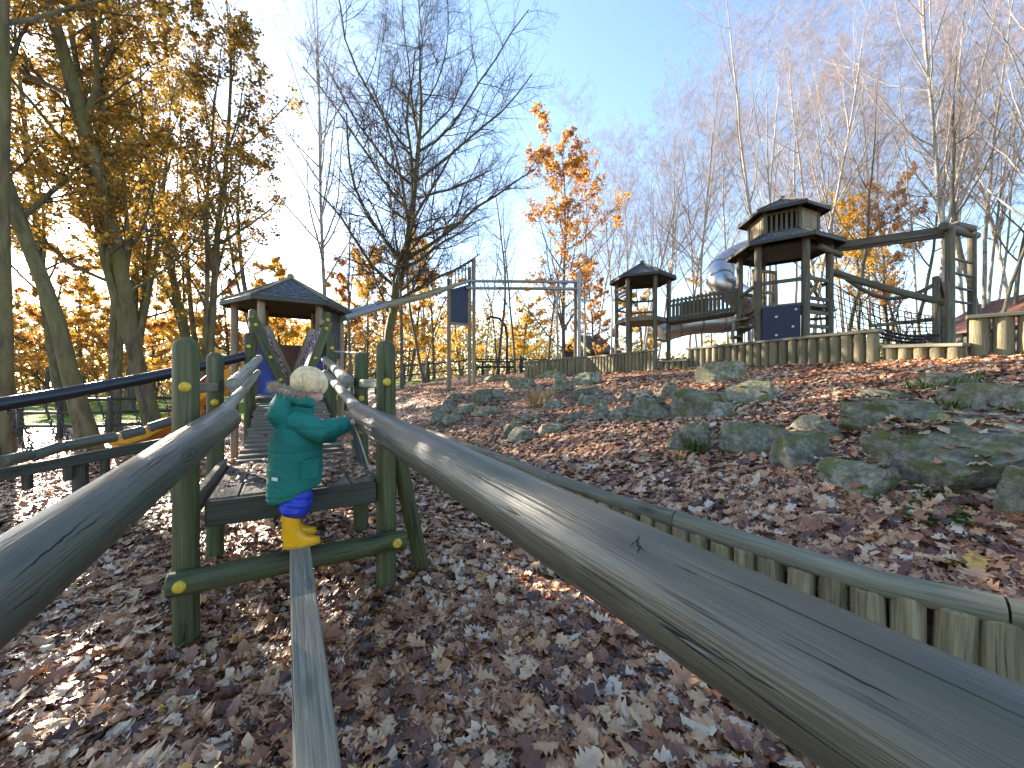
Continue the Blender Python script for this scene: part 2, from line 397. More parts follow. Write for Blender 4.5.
# ------------------------------------------------------------------ trees
def rnd_perp(d, rg):
    v = Vector((rg.gauss(0, 1), rg.gauss(0, 1), rg.gauss(0, 1)))
    v = v-d*v.dot(d)
    return v.normalized() if v.length > 1e-4 else d.orthogonal().normalized()
def gen_tree(name, seed, H, r0, S, mats):
    """returns (trunk mesh, crown mesh); S: shape numbers of the kind of tree"""
    rg = random.Random(seed)
    trunk = MB(); P0, P1, R0, R1 = [], [], [], []; tips = []
    def branch(p, d, L, r, lev):
        n = (0, 7, 5, 4, 3)[lev]; st = L/n; kids = S['n'][lev] if lev < len(S['n']) else 0
        pts, rad = [p.copy()], [r]
        r_end = r*.3 if lev < 3 else r*.4
        acc = rg.random()
        for i in range(n):
            d = (d+Vector((rg.gauss(0, 1), rg.gauss(0, 1), rg.gauss(0, 1)))*S['crook'][lev]+Vector((0, 0, S['up'][lev]))).normalized()
            q = p+d*st; rr = r+(r_end-r)*(i+1)/n
            if lev > 1 or S.get('fine'):
                P0.append(p[:]); P1.append(q[:]); R0.append(rad[-1]); R1.append(rr)
            if kids and (i > 0 or lev > 1):
                acc += kids/(n-1 if lev == 1 else n)
                while acc >= 1:
                    acc -= 1
                    a = R(rg.uniform(*S['ang'][lev])); f = (i+rg.random())/n
                    pe = rnd_perp(d, rg)
                    if lev == 1 and pe.z < -.3: pe.z *= -.5; pe = (pe-d*pe.dot(d)).normalized()
                    branch(p.lerp(q, rg.random()), d*math.cos(a)+pe*math.sin(a), L*S['ratio'][lev]*(1-.55*f)*rg.uniform(.65, 1.25), max(rr*S.get('thin', .52), .0016), lev+1)
            p = q; pts.append(p.copy()); rad.append(rr)
        if lev == 1 and not S.get('fine'): trunk.tube(pts, rad, 6, False)
        if lev >= S['leaf_lev']: tips.append((pts, lev))
    stems = S.get('stems', 1); az = rg.random()*6.28
    for s in range(stems):
        p = Vector((0, 0, -.15)); d = Vector((S.get('lean', 0)+rg.gauss(0, .03), rg.gauss(0, .04), 1)).normalized()
        if stems > 1: d = (d+Vector((math.cos(s*6.28/stems+az), math.sin(s*6.28/stems+az), 0))*rg.uniform(.1, .22)).normalized(); p = p+Vector((d.x, d.y, 0))*r0*2
        h = H*(1 if s == 0 else rg.uniform(.75, .97)); rr0 = r0*(1 if s == 0 else rg.uniform(.55, .8))
        n = 16; st = h/n; pts, rad = [p.copy()], [rr0*1.35]; acc = 0.
        for i in range(n):
            d = (d+Vector((rg.gauss(0, 1), rg.gauss(0, 1), 0))*S['crook'][0]+Vector((0, 0, S['up'][0]))).normalized()
            q = p+d*st; f = (i+1)/n; rr = rr0*max(.05, (1-f)**S.get('taper', .8))*(1.12 if i == 0 else 1)
            if f > S['start']:
                acc += S['n'][0]/(n*(1-S['start']))/stems
                while acc >= 1:
                    acc -= 1; az += 2.4+rg.gauss(0, .4); a = R(rg.uniform(*S['ang'][0]))
                    pe = Vector((math.cos(az), math.sin(az), 0)); pe = (pe-d*pe.dot(d)).normalized()
                    g = (f-S['start'])/(1-S['start'])
                    L = H*S['len']*(S['prof'](g))*rg.uniform(.75, 1.2)
                    branch(p.lerp(q, rg.random()), d*math.cos(a)+pe*math.sin(a), L, min(rr*.6, rr0*.42*(L/(H*S['len']))+.012), 1)
            p = q; pts.append(p.copy()); rad.append(rr)
        trunk.tube(pts, rad, 12, False, .10)
    # twigs: three sided
    P0, P1 = np.array(P0), np.array(P1); R0, R1 = np.array(R0)[:, None], np.array(R1)[:, None]
    D = P1-P0; D /= np.linalg.norm(D, axis=1, keepdims=True)+1e-9
    U = np.where(np.abs(D[:, 2:3]) < .9, np.array([[0, 0, 1.]]), np.array([[1., 0, 0]]))
    X = np.cross(D, U); X /= np.linalg.norm(X, axis=1, keepdims=True); Yv = np.cross(X, D)
    vs = []
    for Pp, Rr in ((P0, R0), (P1, R1)):
        for k in range(3):
            an = 2.094*k; vs.append(Pp+(X*math.cos(an)+Yv*math.sin(an))*Rr)
    V = np.stack(vs, 1).reshape(-1, 3); m = len(P0); b = np.arange(m)[:, None]*6
    Fq = np.concatenate([b+np.array([[k, (k+1) % 3, 3+(k+1) % 3, 3+k]]) for k in range(3)], 0)
    mi = np.zeros(len(Fq), int); tone = np.zeros(len(V))
    nl = S.get('leaves', 0)
    if nl:
        lp = []
        rg.shuffle(tips)
        patch = S.get('patch', 0.)
        for pts, lev in tips:
            c = pts[-1]
            if patch and noise.noise(c*S.get('patchf', .55)+Vector((seed, 0, 0))) < patch-.5+S.get('patchz', 0)*(c.z/H-.5): continue
            for _ in range(S['per']):
                k = rg.random()*(len(pts)-1); i = int(k); q = pts[i].lerp(pts[i+1], k-i)
                lp.append((q.x+rg.gauss(0, .05), q.y+rg.gauss(0, .05), q.z+rg.gauss(0, .05)-.02))
            if len(lp) > nl: break
        C = np.array(lp); k = len(C); rs = np.random.default_rng(seed)
        A = rs.normal(size=(k, 3)); A[:, 2] *= .7; A /= np.linalg.norm(A, axis=1, keepdims=True)
        N = rs.normal(size=(k, 3)); Bv = np.cross(A, N); Bv /= np.linalg.norm(Bv, axis=1, keepdims=True)
        Nn = np.cross(A, Bv)
        sz = S['lsize']*rs.uniform(.6, 1.25, (k, 1)); cl = Nn*sz*rs.uniform(-.25, .25, (k, 1))
        LV = np.stack([C-A*sz*.5, C+Bv*sz*.33-A*sz*.05+cl, C+A*sz*.5, C-Bv*sz*.33+cl*.6], 1).reshape(-1, 3)
        big = np.array([noise.noise(Vector(c)*.8) for c in C])*.35
        tn = np.clip(rs.normal(.5, .24, k)+big, 0, 1)
        LF = np.arange(k*4).reshape(-1, 4)+len(V)
        V = np.concatenate([V, LV]); Fq = np.concatenate([Fq, LF]); mi = np.concatenate([mi, np.ones(k, int)])
        tone = np.concatenate([tone, np.repeat(tn, 4)])
    cm = npmesh(name+'_crown', V, Fq, mats[1:], {'tone': tone}, mi, smooth=False)
    to = trunk.build(name+'_trunk', mats[0]); tm = to.data; bpy.data.objects.remove(to)
    return tm, cm
OAK = dict(n=(17, 7, 6, 5), ang=((48, 80), (30, 65), (30, 65), (30, 60)), ratio=(0, .55, .55, .55), crook=(.045, .13, .17, .2, .2), up=(.02, .05, .03, .0, 0),
           start=.22, len=.40, prof=lambda g: (.55+.9*g if g < .4 else .91-.75*(g-.4)), leaf_lev=3, taper=.75)
BEECH = dict(OAK, n=(24, 7, 6, 4), start=.10, len=.30, prof=lambda g: 1-.62*g, ang=((55, 90), (30, 60), (30, 60), (30, 60)), crook=(.03, .07, .1, .13, .15), up=(.03, .03, .01, .0, 0))
BIRCH = dict(thin=.46, n=(30, 8, 8, 7), ang=((22, 48), (25, 50), (25, 55), (20, 60)), ratio=(0, .55, .55, .6), crook=(.03, .07, .1, .14, .16), up=(.04, .09, .02, -.07, -.16),
             start=.30, len=.29, prof=lambda g: (.8+.35*g if g < .35 else .92-.75*(g-.35)), leaf_lev=3, taper=.9)
SLIM = dict(n=(14, 6, 5, 4), ang=((25, 55), (25, 55), (30, 60), (30, 60)), ratio=(0, .55, .55, .55), crook=(.035, .1, .13, .15, .2), up=(.04, .08, .03, .0, 0),
            start=.35, len=.24, prof=lambda g: 1-.6*g, leaf_lev=3, taper=.8)
PROTO = {}
def proto(key, kind, seed, H, r0, S, mats): PROTO[key] = (kind,)+gen_tree(key, seed, H, r0, S, [M[k] for k in mats])
OL = ('bark_oak', 'twig_o', 'leaf_brown')
proto('oak_a', 'oak_tree', 3, 14, .165, dict(OAK, n=(21, 8, 6, 5), stems=1, leaves=16000, per=7, lsize=.10, patch=.40), OL)
proto('oak_b', 'oak_tree', 8, 13, .145, dict(OAK, n=(26, 7, 6, 5), stems=3, ang=((28, 60),)+OAK['ang'][1:], len=.33, leaves=17000, per=7, lsize=.095, patch=.38), OL)
proto('oak_c', 'oak_tree', 21, 13, .11, dict(SLIM, n=(24, 7, 6, 4), stems=2, len=.3, start=.2, leaves=11000, per=6, lsize=.10, patch=.45), OL)
proto('oak_d', 'oak_tree', 41, 16, .105, dict(SLIM, n=(16, 7, 6, 4), start=.42, len=.26, leaves=7000, per=6, lsize=.09, patch=.42, crook=(.015, .1, .13, .15, .2)), OL)
proto('oak_e', 'oak_tree', 44, 14, .14, dict(SLIM, n=(18, 7, 6, 5), start=.30, len=.30, leaves=10000, per=6, lsize=.09, patch=.42, crook=(.03, .1, .13, .15, .2)), OL)
proto('oak_bare', 'oak_tree', 5, 11.4, .165, dict(OAK, thin=.6, n=(34, 11, 10, 9), ang=((40, 78),)+OAK['ang'][1:], ratio=(0, .58, .58, .6), start=.22, len=.46, up=(.03, .05, .03, .02, .02), crook=(.06, .12, .15, .18, .2)), ('bark_oak', 'twig_o'))
proto('beech_a', 'beech_tree', 2, 10, .13, dict(BEECH, leaves=19000, per=10, lsize=.115, patch=.25), ('bark_thin', 'twig_o', 'leaf_orange'))
proto('beech_b', 'beech_tree', 9, 9, .12, dict(BEECH, leaves=17000, per=9, lsize=.115, patch=.30, stems=2), ('bark_thin', 'twig_o', 'leaf_yellow'))
proto('maple_a', 'maple_tree', 14, 11.6, .10, dict(SLIM, n=(30, 8, 6, 4), start=.10, len=.36, ang=((35, 70), (25, 55), (30, 60), (30, 60)), leaves=14000, per=6, lsize=.12, patch=.42), ('bark_thin', 'twig_o', 'leaf_orange'))
proto('maple_b', 'maple_tree', 31, 11, .10, dict(SLIM, n=(18, 6, 5, 4), start=.22, len=.27, leaves=6000, per=6, lsize=.12, patch=.42), ('bark_thin', 'twig_o', 'leaf_yellow'))
for i, (sd, st) in enumerate(((1, 1), (4, 2), (6, 1), (17, 3))):
    proto('birch_%d' % i, 'birch_tree', sd, 18, .088, dict(BIRCH, stems=st), ('bark_birch', 'twig_b'))
proto('slim_a', 'young_tree', 12, 12, .085, SLIM, ('bark_thin', 'twig_o'))
proto('slim_b', 'young_tree', 13, 13, .10, dict(SLIM, stems=2, crook=(.07, .1, .13, .15, .2)), ('bark_thin', 'twig_o'))
def tree(key, px, Y, sc, rz, label, group=None, lean=0., leanY=0., fat=1.):
    kind, tm, cm = PROTO[key]
    p = onground(px, Y)
    o = thing(kind, label, 'tree', p, group, rz)
    o.rotation_euler = (leanY, lean, rz); o.rotation_mode = 'ZYX'
    o.scale = (sc*fat, sc*fat, sc)
    link_mesh('trunk', tm, o); link_mesh('crown', cm, o)
    return o
WOOD = 'trees of the wood around the playground'
# left, near
tree('oak_d', 4, 5.9, 1.0, 2.2, 'tall straight oak trunk nearest on the left edge, behind the black rail post', WOOD)
tree('oak_e', 92, 7.4, 1.0, .4, 'stout oak leaning left below the low sun, behind the black rail', WOOD, lean=-.22)
tree('oak_c', 112, 9.6, 1.1, 1.0, 'slender mossy oak stem just right of the leaning oak', WOOD, lean=-.06)
tree('oak_b', 158, 9.4, 1.12, 3.6, 'big multi-stemmed oak full of brown leaves above the yellow slide', WOOD, lean=-.06)
tree('oak_c', 202, 11.5, 1.05, 5.0, 'twin-stemmed oak with ascending limbs left of the bridge hut', WOOD)
tree('slim_b', 270, 17, 1.35, .5, 'thin dark stem leaning left over the bridge hut roof', WOOD, lean=-.2)
tree('birch_0', 328, 21, 1.42, 1.3, 'tall birch rising right behind the bridge hut, bare lilac top', WOOD, lean=-.05)
tree('oak_bare', 384, 17, 1.38, 2.2, 'bare dark oak with wide crooked crown in the middle of the view', WOOD)
tree('oak_b', 128, 16.5, 1.3, .9, 'brown-leaved oak in the second row behind the big multi-stemmed oak', WOOD)
tree('birch_3', 425, 30, 1.15, 4.0, 'hazy bare birch clump behind the right half of the bare oak crown', WOOD)
tree('oak_c', 66, 15, 1.35, 2.6, 'tall brown-leaved oak seen just right of the leaning oak crown', WOOD)
tree('oak_b', 205, 24, 1.7, 2.9, 'broad brown-leaved oak far behind the twin-stemmed oak', WOOD)
# orange backdrop, left
for i, (k, px, Y, s, r, lb) in enumerate((
    ('beech_a', -60, 23, 1.0, 0, 'orange beech beyond the lawn at the far left edge'),
    ('beech_a', 45, 25, 1.0, 1, 'orange beech beyond the lawn, seen between the two thickest oaks'),
    ('beech_b', 88, 30, 1.2, 2, 'yellow-orange beech far beyond the lawn behind the leaning oak'),
    ('beech_a', 130, 25, .98, 3, 'orange beech low behind the chains of the black rail'),
    ('beech_b', 180, 28, 1.1, 4, 'orange-yellow beech between the two multi-stemmed oaks'),
    ('beech_a', 232, 25, .95, 5, 'bright orange beech seen left of the bridge hut'),
    ('beech_b', 290, 26, 1.0, .5, 'golden beech seen through the open bridge hut'),
    ('beech_a', 342, 27, 1.0, 1.5, 'orange beech just right of the bridge hut roof'),
    ('maple_b', 368, 23, .85, 2.5, 'small yellow-leaved tree behind the bare oak trunk'),
    ('beech_b', 408, 26, 1.0, 3.5, 'golden leafy tree under the sloping overhead track'),
    ('maple_b', 434, 23, .85, 3.1, 'thin gold-leaved tree close left of the navy board screen'),
    ('slim_a', 352, 15, .8, 4.5, 'thin bare stem nearest the right side of the bridge hut'),
    ('slim_a', 402, 17, .9, .7, 'thin dark leaning stem right of the bare oak trunk'),
    ('slim_b', 425, 19, .8, 1.7, 'forked thin dark stem by the fence left of the navy board'),
    ('beech_b', 520, 30, .8, 2.7, 'broad pale gold tree beyond the fence under the horizontal bars'),
    ('slim_b', 497, 22, .9, 3.7, 'slim twin-stemmed bare tree right of the navy board screen'),
    ('slim_a', 515, 23, .95, 4.7, 'straight thin dark stem between the screen and the orange tree'),
    ('birch_2', 485, 26, .7, 2.0, 'faint bare birch behind the horizontal bars'),
    ('maple_a', 563, 18.5, 1.0, 0, 'tall orange-leaved tree behind the horizontal bars, brightest in the middle'),
    ('beech_a', 596, 26, .78, 3, 'round orange tree low behind the shed and pole'),
    ('slim_a', 548, 24, 1.0, 2.2, 'thin stem close left of the tall orange tree'),
    ('birch_0', 585, 24, .95, 2.6, 'bare birch standing just right of the tall orange tree'),
    ('birch_1', 612, 23, .80, .4, 'bare birch clump left of the small pavilion roof'),
    ('birch_3', 640, 21, .82, 1.4, 'many-stemmed birch rising behind the small pavilion'),
    ('beech_b', 645, 25, .75, 5.2, 'gold tree seen through the posts of the small pavilion'),
    ('birch_2', 668, 22, .92, 2.4, 'birch with pale trunk right of the small pavilion roof'),
    ('birch_1', 700, 20, .92, 3.4, 'twin birch above the plank bridge'),
    ('birch_0', 728, 24, 1.0, 4.4, 'birch behind the steel tube slide'),
    ('maple_b', 712, 28, .7, 4.0, 'yellowing tree low behind the tube slide'),
    ('birch_3', 775, 16.5, .98, 5.4, 'tall birch clump directly behind the tower roof'),
    ('birch_2', 812, 20, 1.12, .9, 'high birch just right of the tower roof'),
    ('maple_b', 860, 19, .88, 1.6, 'golden-leaved tree under the long beam of the climbing frame'),
    ('maple_a', 888, 21, .82, 2.0, 'orange-gold tree above the long beam of the climbing frame'),
    ('birch_0', 870, 23, 1.15, 2.9, 'lilac-topped birch behind the orange-gold tree'),
    ('slim_b', 838, 17, .9, 3.9, 'thin crooked stem between tower and climbing frame'),
    ('birch_1', 925, 18, 1.05, 3.9, 'forked pale birch left of the ladder posts'),
    ('birch_2', 952, 15, 1.08, 4.9, 'strong birch trunk behind the ladder posts'),
    ('birch_3', 985, 19, 1.1, 5.9, 'birch clump right of the ladder posts'),
    ('slim_b', 995, 13, 1.0, .3, 'dark crooked young tree right of the ladder'),
    ('birch_0', 1030, 14, 1.1, 1.2, 'leaning birch at the right edge of the view'),
    ('slim_a', 1012, 17, 1.1, 2.2, 'thin dark stem above the brown shelter roof'),
    ('birch_1', 1075, 16, 1.1, 3.2, 'birch just beyond the right edge'),
    ('slim_b', 905, 20, .95, 4.2, 'dark stem left of the forked pale birch'),
    ('beech_a', 10, 33, 1.15, 4.4, 'far orange beech in the second row behind the tall straight oak trunk'),
    ('beech_b', 155, 36, 1.3, 2.4, 'far yellow beech in the second row behind the big multi-stemmed oak'),
    ('beech_a', 262, 36, 1.3, 1.7, 'far orange beech in the second row above the bridge hut eave'),
    ('beech_b', 318, 38, 1.3, 3.3, 'far golden beech in the second row right of the bridge hut roof peak'),
    ('beech_a', 385, 36, 1.2, 5.3, 'far orange beech directly behind the bare oak trunk'),
    ('beech_b', 462, 38, 1.1, .9, 'far golden tree behind the navy board screen'),
    ('birch_2', 596, 30, 1.0, 1.2, 'pale far birch between the shed and the small pavilion'),
    ('birch_0', 627, 29, .98, 2.9, 'far birch directly behind the left edge of the small pavilion roof'),
    ('birch_1', 655, 28, 1.05, 5.1, 'far birch above the right edge of the small pavilion roof'),
    ('birch_2', 688, 28, 1.15, .6, 'far birch above the middle of the plank bridge'),
    ('birch_3', 745, 27, 1.3, 2.2, 'far birch clump left of the tower top'),
    ('birch_0', 795, 28, 1.42, 5.6, 'far birch directly above the tower top'),
    ('birch_1', 830, 26, 1.35, 1.9, 'far birch right of the tower over the long beam'),
    ('birch_2', 845, 22, 1.12, 3.1, 'upright birch above the left half of the long beam'),
    ('birch_3', 900, 25, 1.4, 4.3, 'far birch clump above the right half of the long beam'),
    ('birch_0', 940, 24, 1.4, .2, 'far birch just left of the ladder posts'),
    ('birch_1', 968, 22, 1.3, 2.5, 'far birch seen between the two ladder posts'),
    ('birch_2', 1015, 21, 1.25, 3.5, 'far birch above the brown shelter roof'))):
    tree(k, px, Y, s, r, lb, WOOD)
# beyond: a wood that reads as one mass
def far_wood():
    rs = np.random.default_rng(5); n = 95000
    az = rs.uniform(-1.25, 1.15, n); d = rs.uniform(48, 85, n)
    x = np.sin(az)*d; y = np.cos(az)*d
    hm = np.array([3.4+4.6*(.5+.5*noise.noise(Vector((a*9, 1, 2))))+2*noise.noise(Vector((a*40, 5, 2))) for a in az])*np.where(az > .12, .62, 1.5)
    z = np.array([hgt(a, b) for a, b in zip(x, y)])+hm*rs.uniform(0, 1, n)**1.15
    C = np.stack([x, y, z], 1)
    A = rs.normal(size=(n, 3)); A /= np.linalg.norm(A, axis=1, keepdims=True); Bv = np.cross(A, rs.normal(size=(n, 3))); Bv /= np.linalg.norm(Bv, axis=1, keepdims=True)
    s = rs.uniform(.12, .36, (n, 1))
    V = np.stack([C-A*s, C+Bv*s*.6, C+A*s, C-Bv*s*.6], 1).reshape(-1, 3)
    tn = np.clip(rs.normal(.45, .22, n)+np.array([noise.noise(Vector((a*14, 0, 7))) for a in az])*.5, 0, 1)
    m = leafmat('far_wood_leaves', [(0, (.12, .125, .045)), (.4, (.26, .20, .06)), (.75, (.46, .27, .07)), (1, (.54, .36, .12))], .3)
    o = link_mesh('far_woodland', npmesh('far_woodland', V, np.arange(n*4).reshape(-1, 4), [m], {'tone': np.repeat(tn, 4)}, smooth=False))
    tag(o, 'distant woodland of mixed autumn colour beyond the lawn', 'woodland', kind='stuff')
far_wood()
# ------------------------------------------------------------------ setting
def setting():
    sv = [-400, -150, -70, -40, -25, -18, -14, -11, -9, -7.5, -6.2, -5.2, -4.4, -3.7, -3.1, -2.6, -2.1, -1.7, -1.3, -1, -.7, -.45, -.25, -.12, -.05, -.03, .004, .05, .15, .3, .5, .75, 1, 1.3, 1.6, 2, 2.4, 2.8, 3.3, 3.8, 4.3, 4.9, 5.5, 6.2, 7, 7.8, 8.6, 9.5, 10.5, 12, 14, 17, 21, 26, 34, 50, 90, 200, 400]
    tv = [-400, -150, -70, -40, -25, -15, -10, -7, -5, -4, -3.2, -2.5]+[-2+.33*i for i in range(50)]+[15, 16, 17.2, 18.5, 20, 22, 24, 27, 31, 36, 44, 60, 100, 200, 400]
    V, Fq = [], []
    for t in tv:
        for s in sv:
            l = s+float(np.interp(t, WT, WL)); p = B(t, l, 0); V.append((p.x, p.y, hgt(p.x, p.y)))
    n = len(sv)
    for i in range(len(tv)-1):
        for j in range(n-1): Fq.append((i*n+j, i*n+j+1, (i+1)*n+j+1, (i+1)*n+j))
    V = np.array(V); Fq = np.array(Fq)[:, ::-1]
    o = link_mesh('ground', npmesh('ground', V, Fq, [M['ground']])); tag(o, kind='structure')
    if o.data.polygons[len(Fq)//2].normal.z < 0: o.data.flip_normals()
    # lawn beyond the fences
    V, Fq = [], []; xs = np.linspace(-70, 60, 131); ks = [0, .01, .02, .035, .05, .08, .12, .18, .26, .4, .6, 1]
    for x in xs:
        y0 = np.interp(x, [-70, -40, -14, -9, -7, -3.5, 6, 60], [9, 11, 12, 13, 16.5, 22.5, 27, 34])+.35*noise.noise(Vector((x*.8, 0, 0)))
        for k in ks:
            y = y0+k*120; V.append((x, y, hgt(x, y)+.012))
    n = len(ks)
    for i in range(len(xs)-1):
        for j in range(n-1): Fq.append((i*n+j, (i+1)*n+j, (i+1)*n+j+1, i*n+j+1))
    o = link_mesh('lawn', npmesh('lawn', np.array(V), np.array(Fq), [M['lawn']])); tag(o, kind='structure')
setting()

# ------------------------------------------------------------------ helpers for play things
AX = Vector((-.5, .866, 0)); RX = Vector((.866, .5, 0))
def bolt(parent, p, d, r=.024):
    d = Vector(d).normalized(); p = Vector(p)
    MB().tube([p-d*.012, p+d*.004, p+d*.010, p+d*.013], [r, r, r*.8, r*.3], 14).build('bolt_cap', M['yellow'], parent)
def post(parent, a, top, r, mat='post', n=18, dome=.05, lean=(0, 0)):
    a = Vector(a); b = Vector((a.x+lean[0], a.y+lean[1], top))
    return MB().log(a, b, r, r*.96, n, 8, .05, dome=dome).build('post', M[mat], parent)

# ------------------------------------------------------------------ the balance bridge
br = thing('balance_bridge', 'log bridge with green posts, thick handrails, narrow balance beam and slatted ramp', 'play bridge', B(2.5, .05, 0))
PFL, PFR, PSL, PSR, PTL, PTR = B(2.41, -.42, -.15), B(2.47, .53, -.15), B(3.49, -.445, -.15), B(3.5, .543, -.15), B(5.93, -.416, -.15), B(5.9, .54, -.15)
for p, top, r, bz in ((PFL, 1.475, .054, (1.236,)), (PFR, 1.52, .060, (1.262,)), (PSL, 1.48, .054, (1.12,)), (PSR, 1.52, .060, (1.13, .86)), (PTL, 1.90, .055, (1.72, 1.3)), (PTR, 1.95, .062, (1.74, 1.32))):
    q = post(br, p, top, r)
    side = 1 if p in (PFR, PSR, PTR) else -1
    dv = Vector((-p.x, -p.y, 0)).normalized()
    dv = (dv*.8-AX*.5).normalized()
    for z in bz: bolt(q, Vector((p.x, p.y, z))+dv*r, dv)
rl = [B(-1.2, -.665, .635), B(.2, -.515, .80), B(1.02, -.427, .90), B(1.8, -.345, .993), B(2.46, -.272, 1.072)]
rr = [B(-1.2, .645, .81), B(-.2, .574, .877), B(.565, .52, .93), B(1.5, .455, .993), B(2.53, .384, 1.062)]
def rail(pts, r0, r1, mat, name='handrail', n=40, seg=20, dome=.0, wob=.035, seed=None):
    P_ = []; m = len(pts)-1
    for i in range(seg+1):
        f = i/seg*m; k = min(int(f), m-1); P_.append(pts[k].lerp(pts[k+1], f-k))
    rad = [r0+(r1-r0)*i/seg for i in range(seg+1)]
    d = (P_[-1]-P_[-2]).normalized()
    P_ += [P_[-1]+d*.012, P_[-1]+d*.020]; rad += [r1*.94, r1*.82]
    return MB().tube(P_, rad, n, True, wob, seed=seed).build(name, M[mat], br)
RAIL_L = rail(rl, .078, .068, 'rail', seg=40, seed=3.3); RAIL_R = rail(rr, .089, .073, 'rail', seg=40, seed=7.1)
rail([B(3.42, -.335, 1.25), B(4.2, -.32, 1.355), B(5.98, -.31, 1.58)], .046, .046, 'rail_light', n=16)
rail([B(2.56, -.315, 1.07), B(4.2, -.315, 1.225), B(5.98, -.32, 1.40)], .036, .036, 'rail_light', n=16)
rail([B(3.42, .43, 1.27), B(4.2, .44, 1.375), B(5.98, .455, 1.59)], .048, .046, 'rail_light', n=16)
rail([B(2.6, .41, 1.06), B(4.2, .435, 1.23), B(5.98, .46, 1.41)], .042, .040, 'rail_light', n=16)
# drying cracks and a split knot in the two thick rails: thin dark slits lying in the surface
def slit(ro, pix, r0, name='crack'):
    me = ro.data; o_ = parent_world(ro); vs = [v.co+o_ for v in me.vertices]; bv = BVHTree.FromPolygons(vs, [tuple(p.vertices) for p in me.polygons])
    pts = []
    for (ax, ay), (bx, by) in zip(pix[:-1], pix[1:]):
        for k in range(6):
            px_, py_ = ax+(bx-ax)*k/6+random.gauss(0, .5), ay+(by-ay)*k/6+random.gauss(0, .5)
            d = Vector(((px_-CX)/F, 1, -(py_-CY)/F)); h_, n_, _, _ = bv.ray_cast(Vector((0, 0, EYE)), d.normalized())
            if h_ is not None: pts.append(h_-n_*.0004)
    if len(pts) > 2:
        m = len(pts); MB().tube(pts, [r0*max(.15, math.sin(math.pi*(i+.3)/(m-.4)))*random.uniform(.7, 1.2) for i in range(m)], 6).build(name, M['slit'], ro)
M['slit'] = plain('dark_split_wood', (.012, .011, .009), .9, .3, 30)
slit(RAIL_R, [(641, 533), (636, 541), (640, 548), (635, 558)], .0022); slit(RAIL_R, [(636, 541), (629, 547)], .0014); slit(RAIL_R, [(640, 548), (646, 551)], .0012)
slit(RAIL_R, [(668, 560), (690, 572), (704, 577)], .0011); slit(RAIL_R, [(700, 640), (752, 676), (800, 705)], .0014); slit(RAIL_R, [(450, 462), (500, 489), (548, 516)], .0013); slit(RAIL_R, [(760, 630), (850, 675), (930, 716)], .0012)
slit(RAIL_L, [(4, 588), (40, 557), (70, 533), (98, 508)], .0019); slit(RAIL_L, [(60, 548), (92, 523), (118, 500)], .0014); slit(RAIL_L, [(122, 482), (150, 463), (176, 446)], .0014); slit(RAIL_L, [(0, 618), (30, 598), (52, 578)], .0013)
# cross log under the beam, with its two bolts
cl = MB().log(B(2.325, -.475, .33), B(2.325, .615, .33), .056, .054, 20, 8, .05).build('cross_log', M['post'], br)
bolt(cl, B(2.27, -.42, .335), -AX, .026); bolt(cl, B(2.27, .55, .335), -AX, .026)
MB().plank(B(-1.5, .058, .386), B(2.395, .058, .392), .092, .046, bev=.006).build('balance_beam', M['plank'], br)
# platform
pf = MB()
for k in range(6):
    l0 = -.352+k*.137
    pf.plank(B(2.475, l0+.066, .652+.002*(k % 2)), B(3.47, l0+.066, .652+.002*((k+1) % 2)), .131, .034)
pfo = pf.build('platform', M['deck'], br)
MB().plank(B(2.452, -.352, .60), B(2.452, .466, .60), .042, .125).build('edge_beam', M['dark'], pfo)
MB().plank(B(3.50, -.38, .60), B(3.50, .48, .60), .042, .11).build('edge_beam', M['dark'], pfo)
MB().plank(B(2.44, -.395, .655), B(3.46, -.395, .655), .04, .10).build('side_board', M['deck'], pfo)
MB().plank(B(2.52, .485, .61), B(3.46, .485, .61), .04, .10).build('side_board', M['dark'], pfo)
# spacer blocks between post pairs, brace, cord, bar
MB().plank(B(2.46, -.428, 1.228), B(3.44, -.448, 1.228), .05, .058).build('spacer_board', M['deck'], br)
MB().plank(B(2.52, .535, 1.255), B(3.45, .545, 1.255), .05, .062).build('spacer_board', M['pale'], br)
MB().log(B(2.50, .60, .86), B(2.57, .80, -.06), .048, .05, 14).build('brace', M['post'], br)
MB().plank(B(3.49, .46, .92), B(3.05, .47, .62), .05, .05).build('brace', M['dark'], br)
MB().tube([B(2.50, .335, 1.045), B(2.53, .38, .93), B(2.58, .455, .70)], .005, 6).build('cord', M['rope'], br)
MB().tube([B(3.5, .56, 1.51), B(5.9, .56, 1.70)], .012, 8).build('grab_bar', M['galv'], br)
# slatted ramp
rm = MB(); n = 17
for i in range(n):
    t = 3.60+i*(2.42/n); z = .645+.36*(t-3.6)/2.4
    rm.plank(B(t+.05, -.33+random.uniform(-.012, .012), z), B(t+.05, .45+random.uniform(-.012, .012), z+random.uniform(-.004, .004)), .108, .03)
rmo = rm.build('ramp', M['deck'], br)
for l in (-.27, .39): MB().plank(B(3.56, l, .585), B(6.02, l, .95), .06, .075).build('stringer', M['dark'], rmo)
MB().plank(B(6.07, -.35, 1.0), B(6.07, .48, 1.0), .06, .14).build('edge_beam', M['dark'], br)

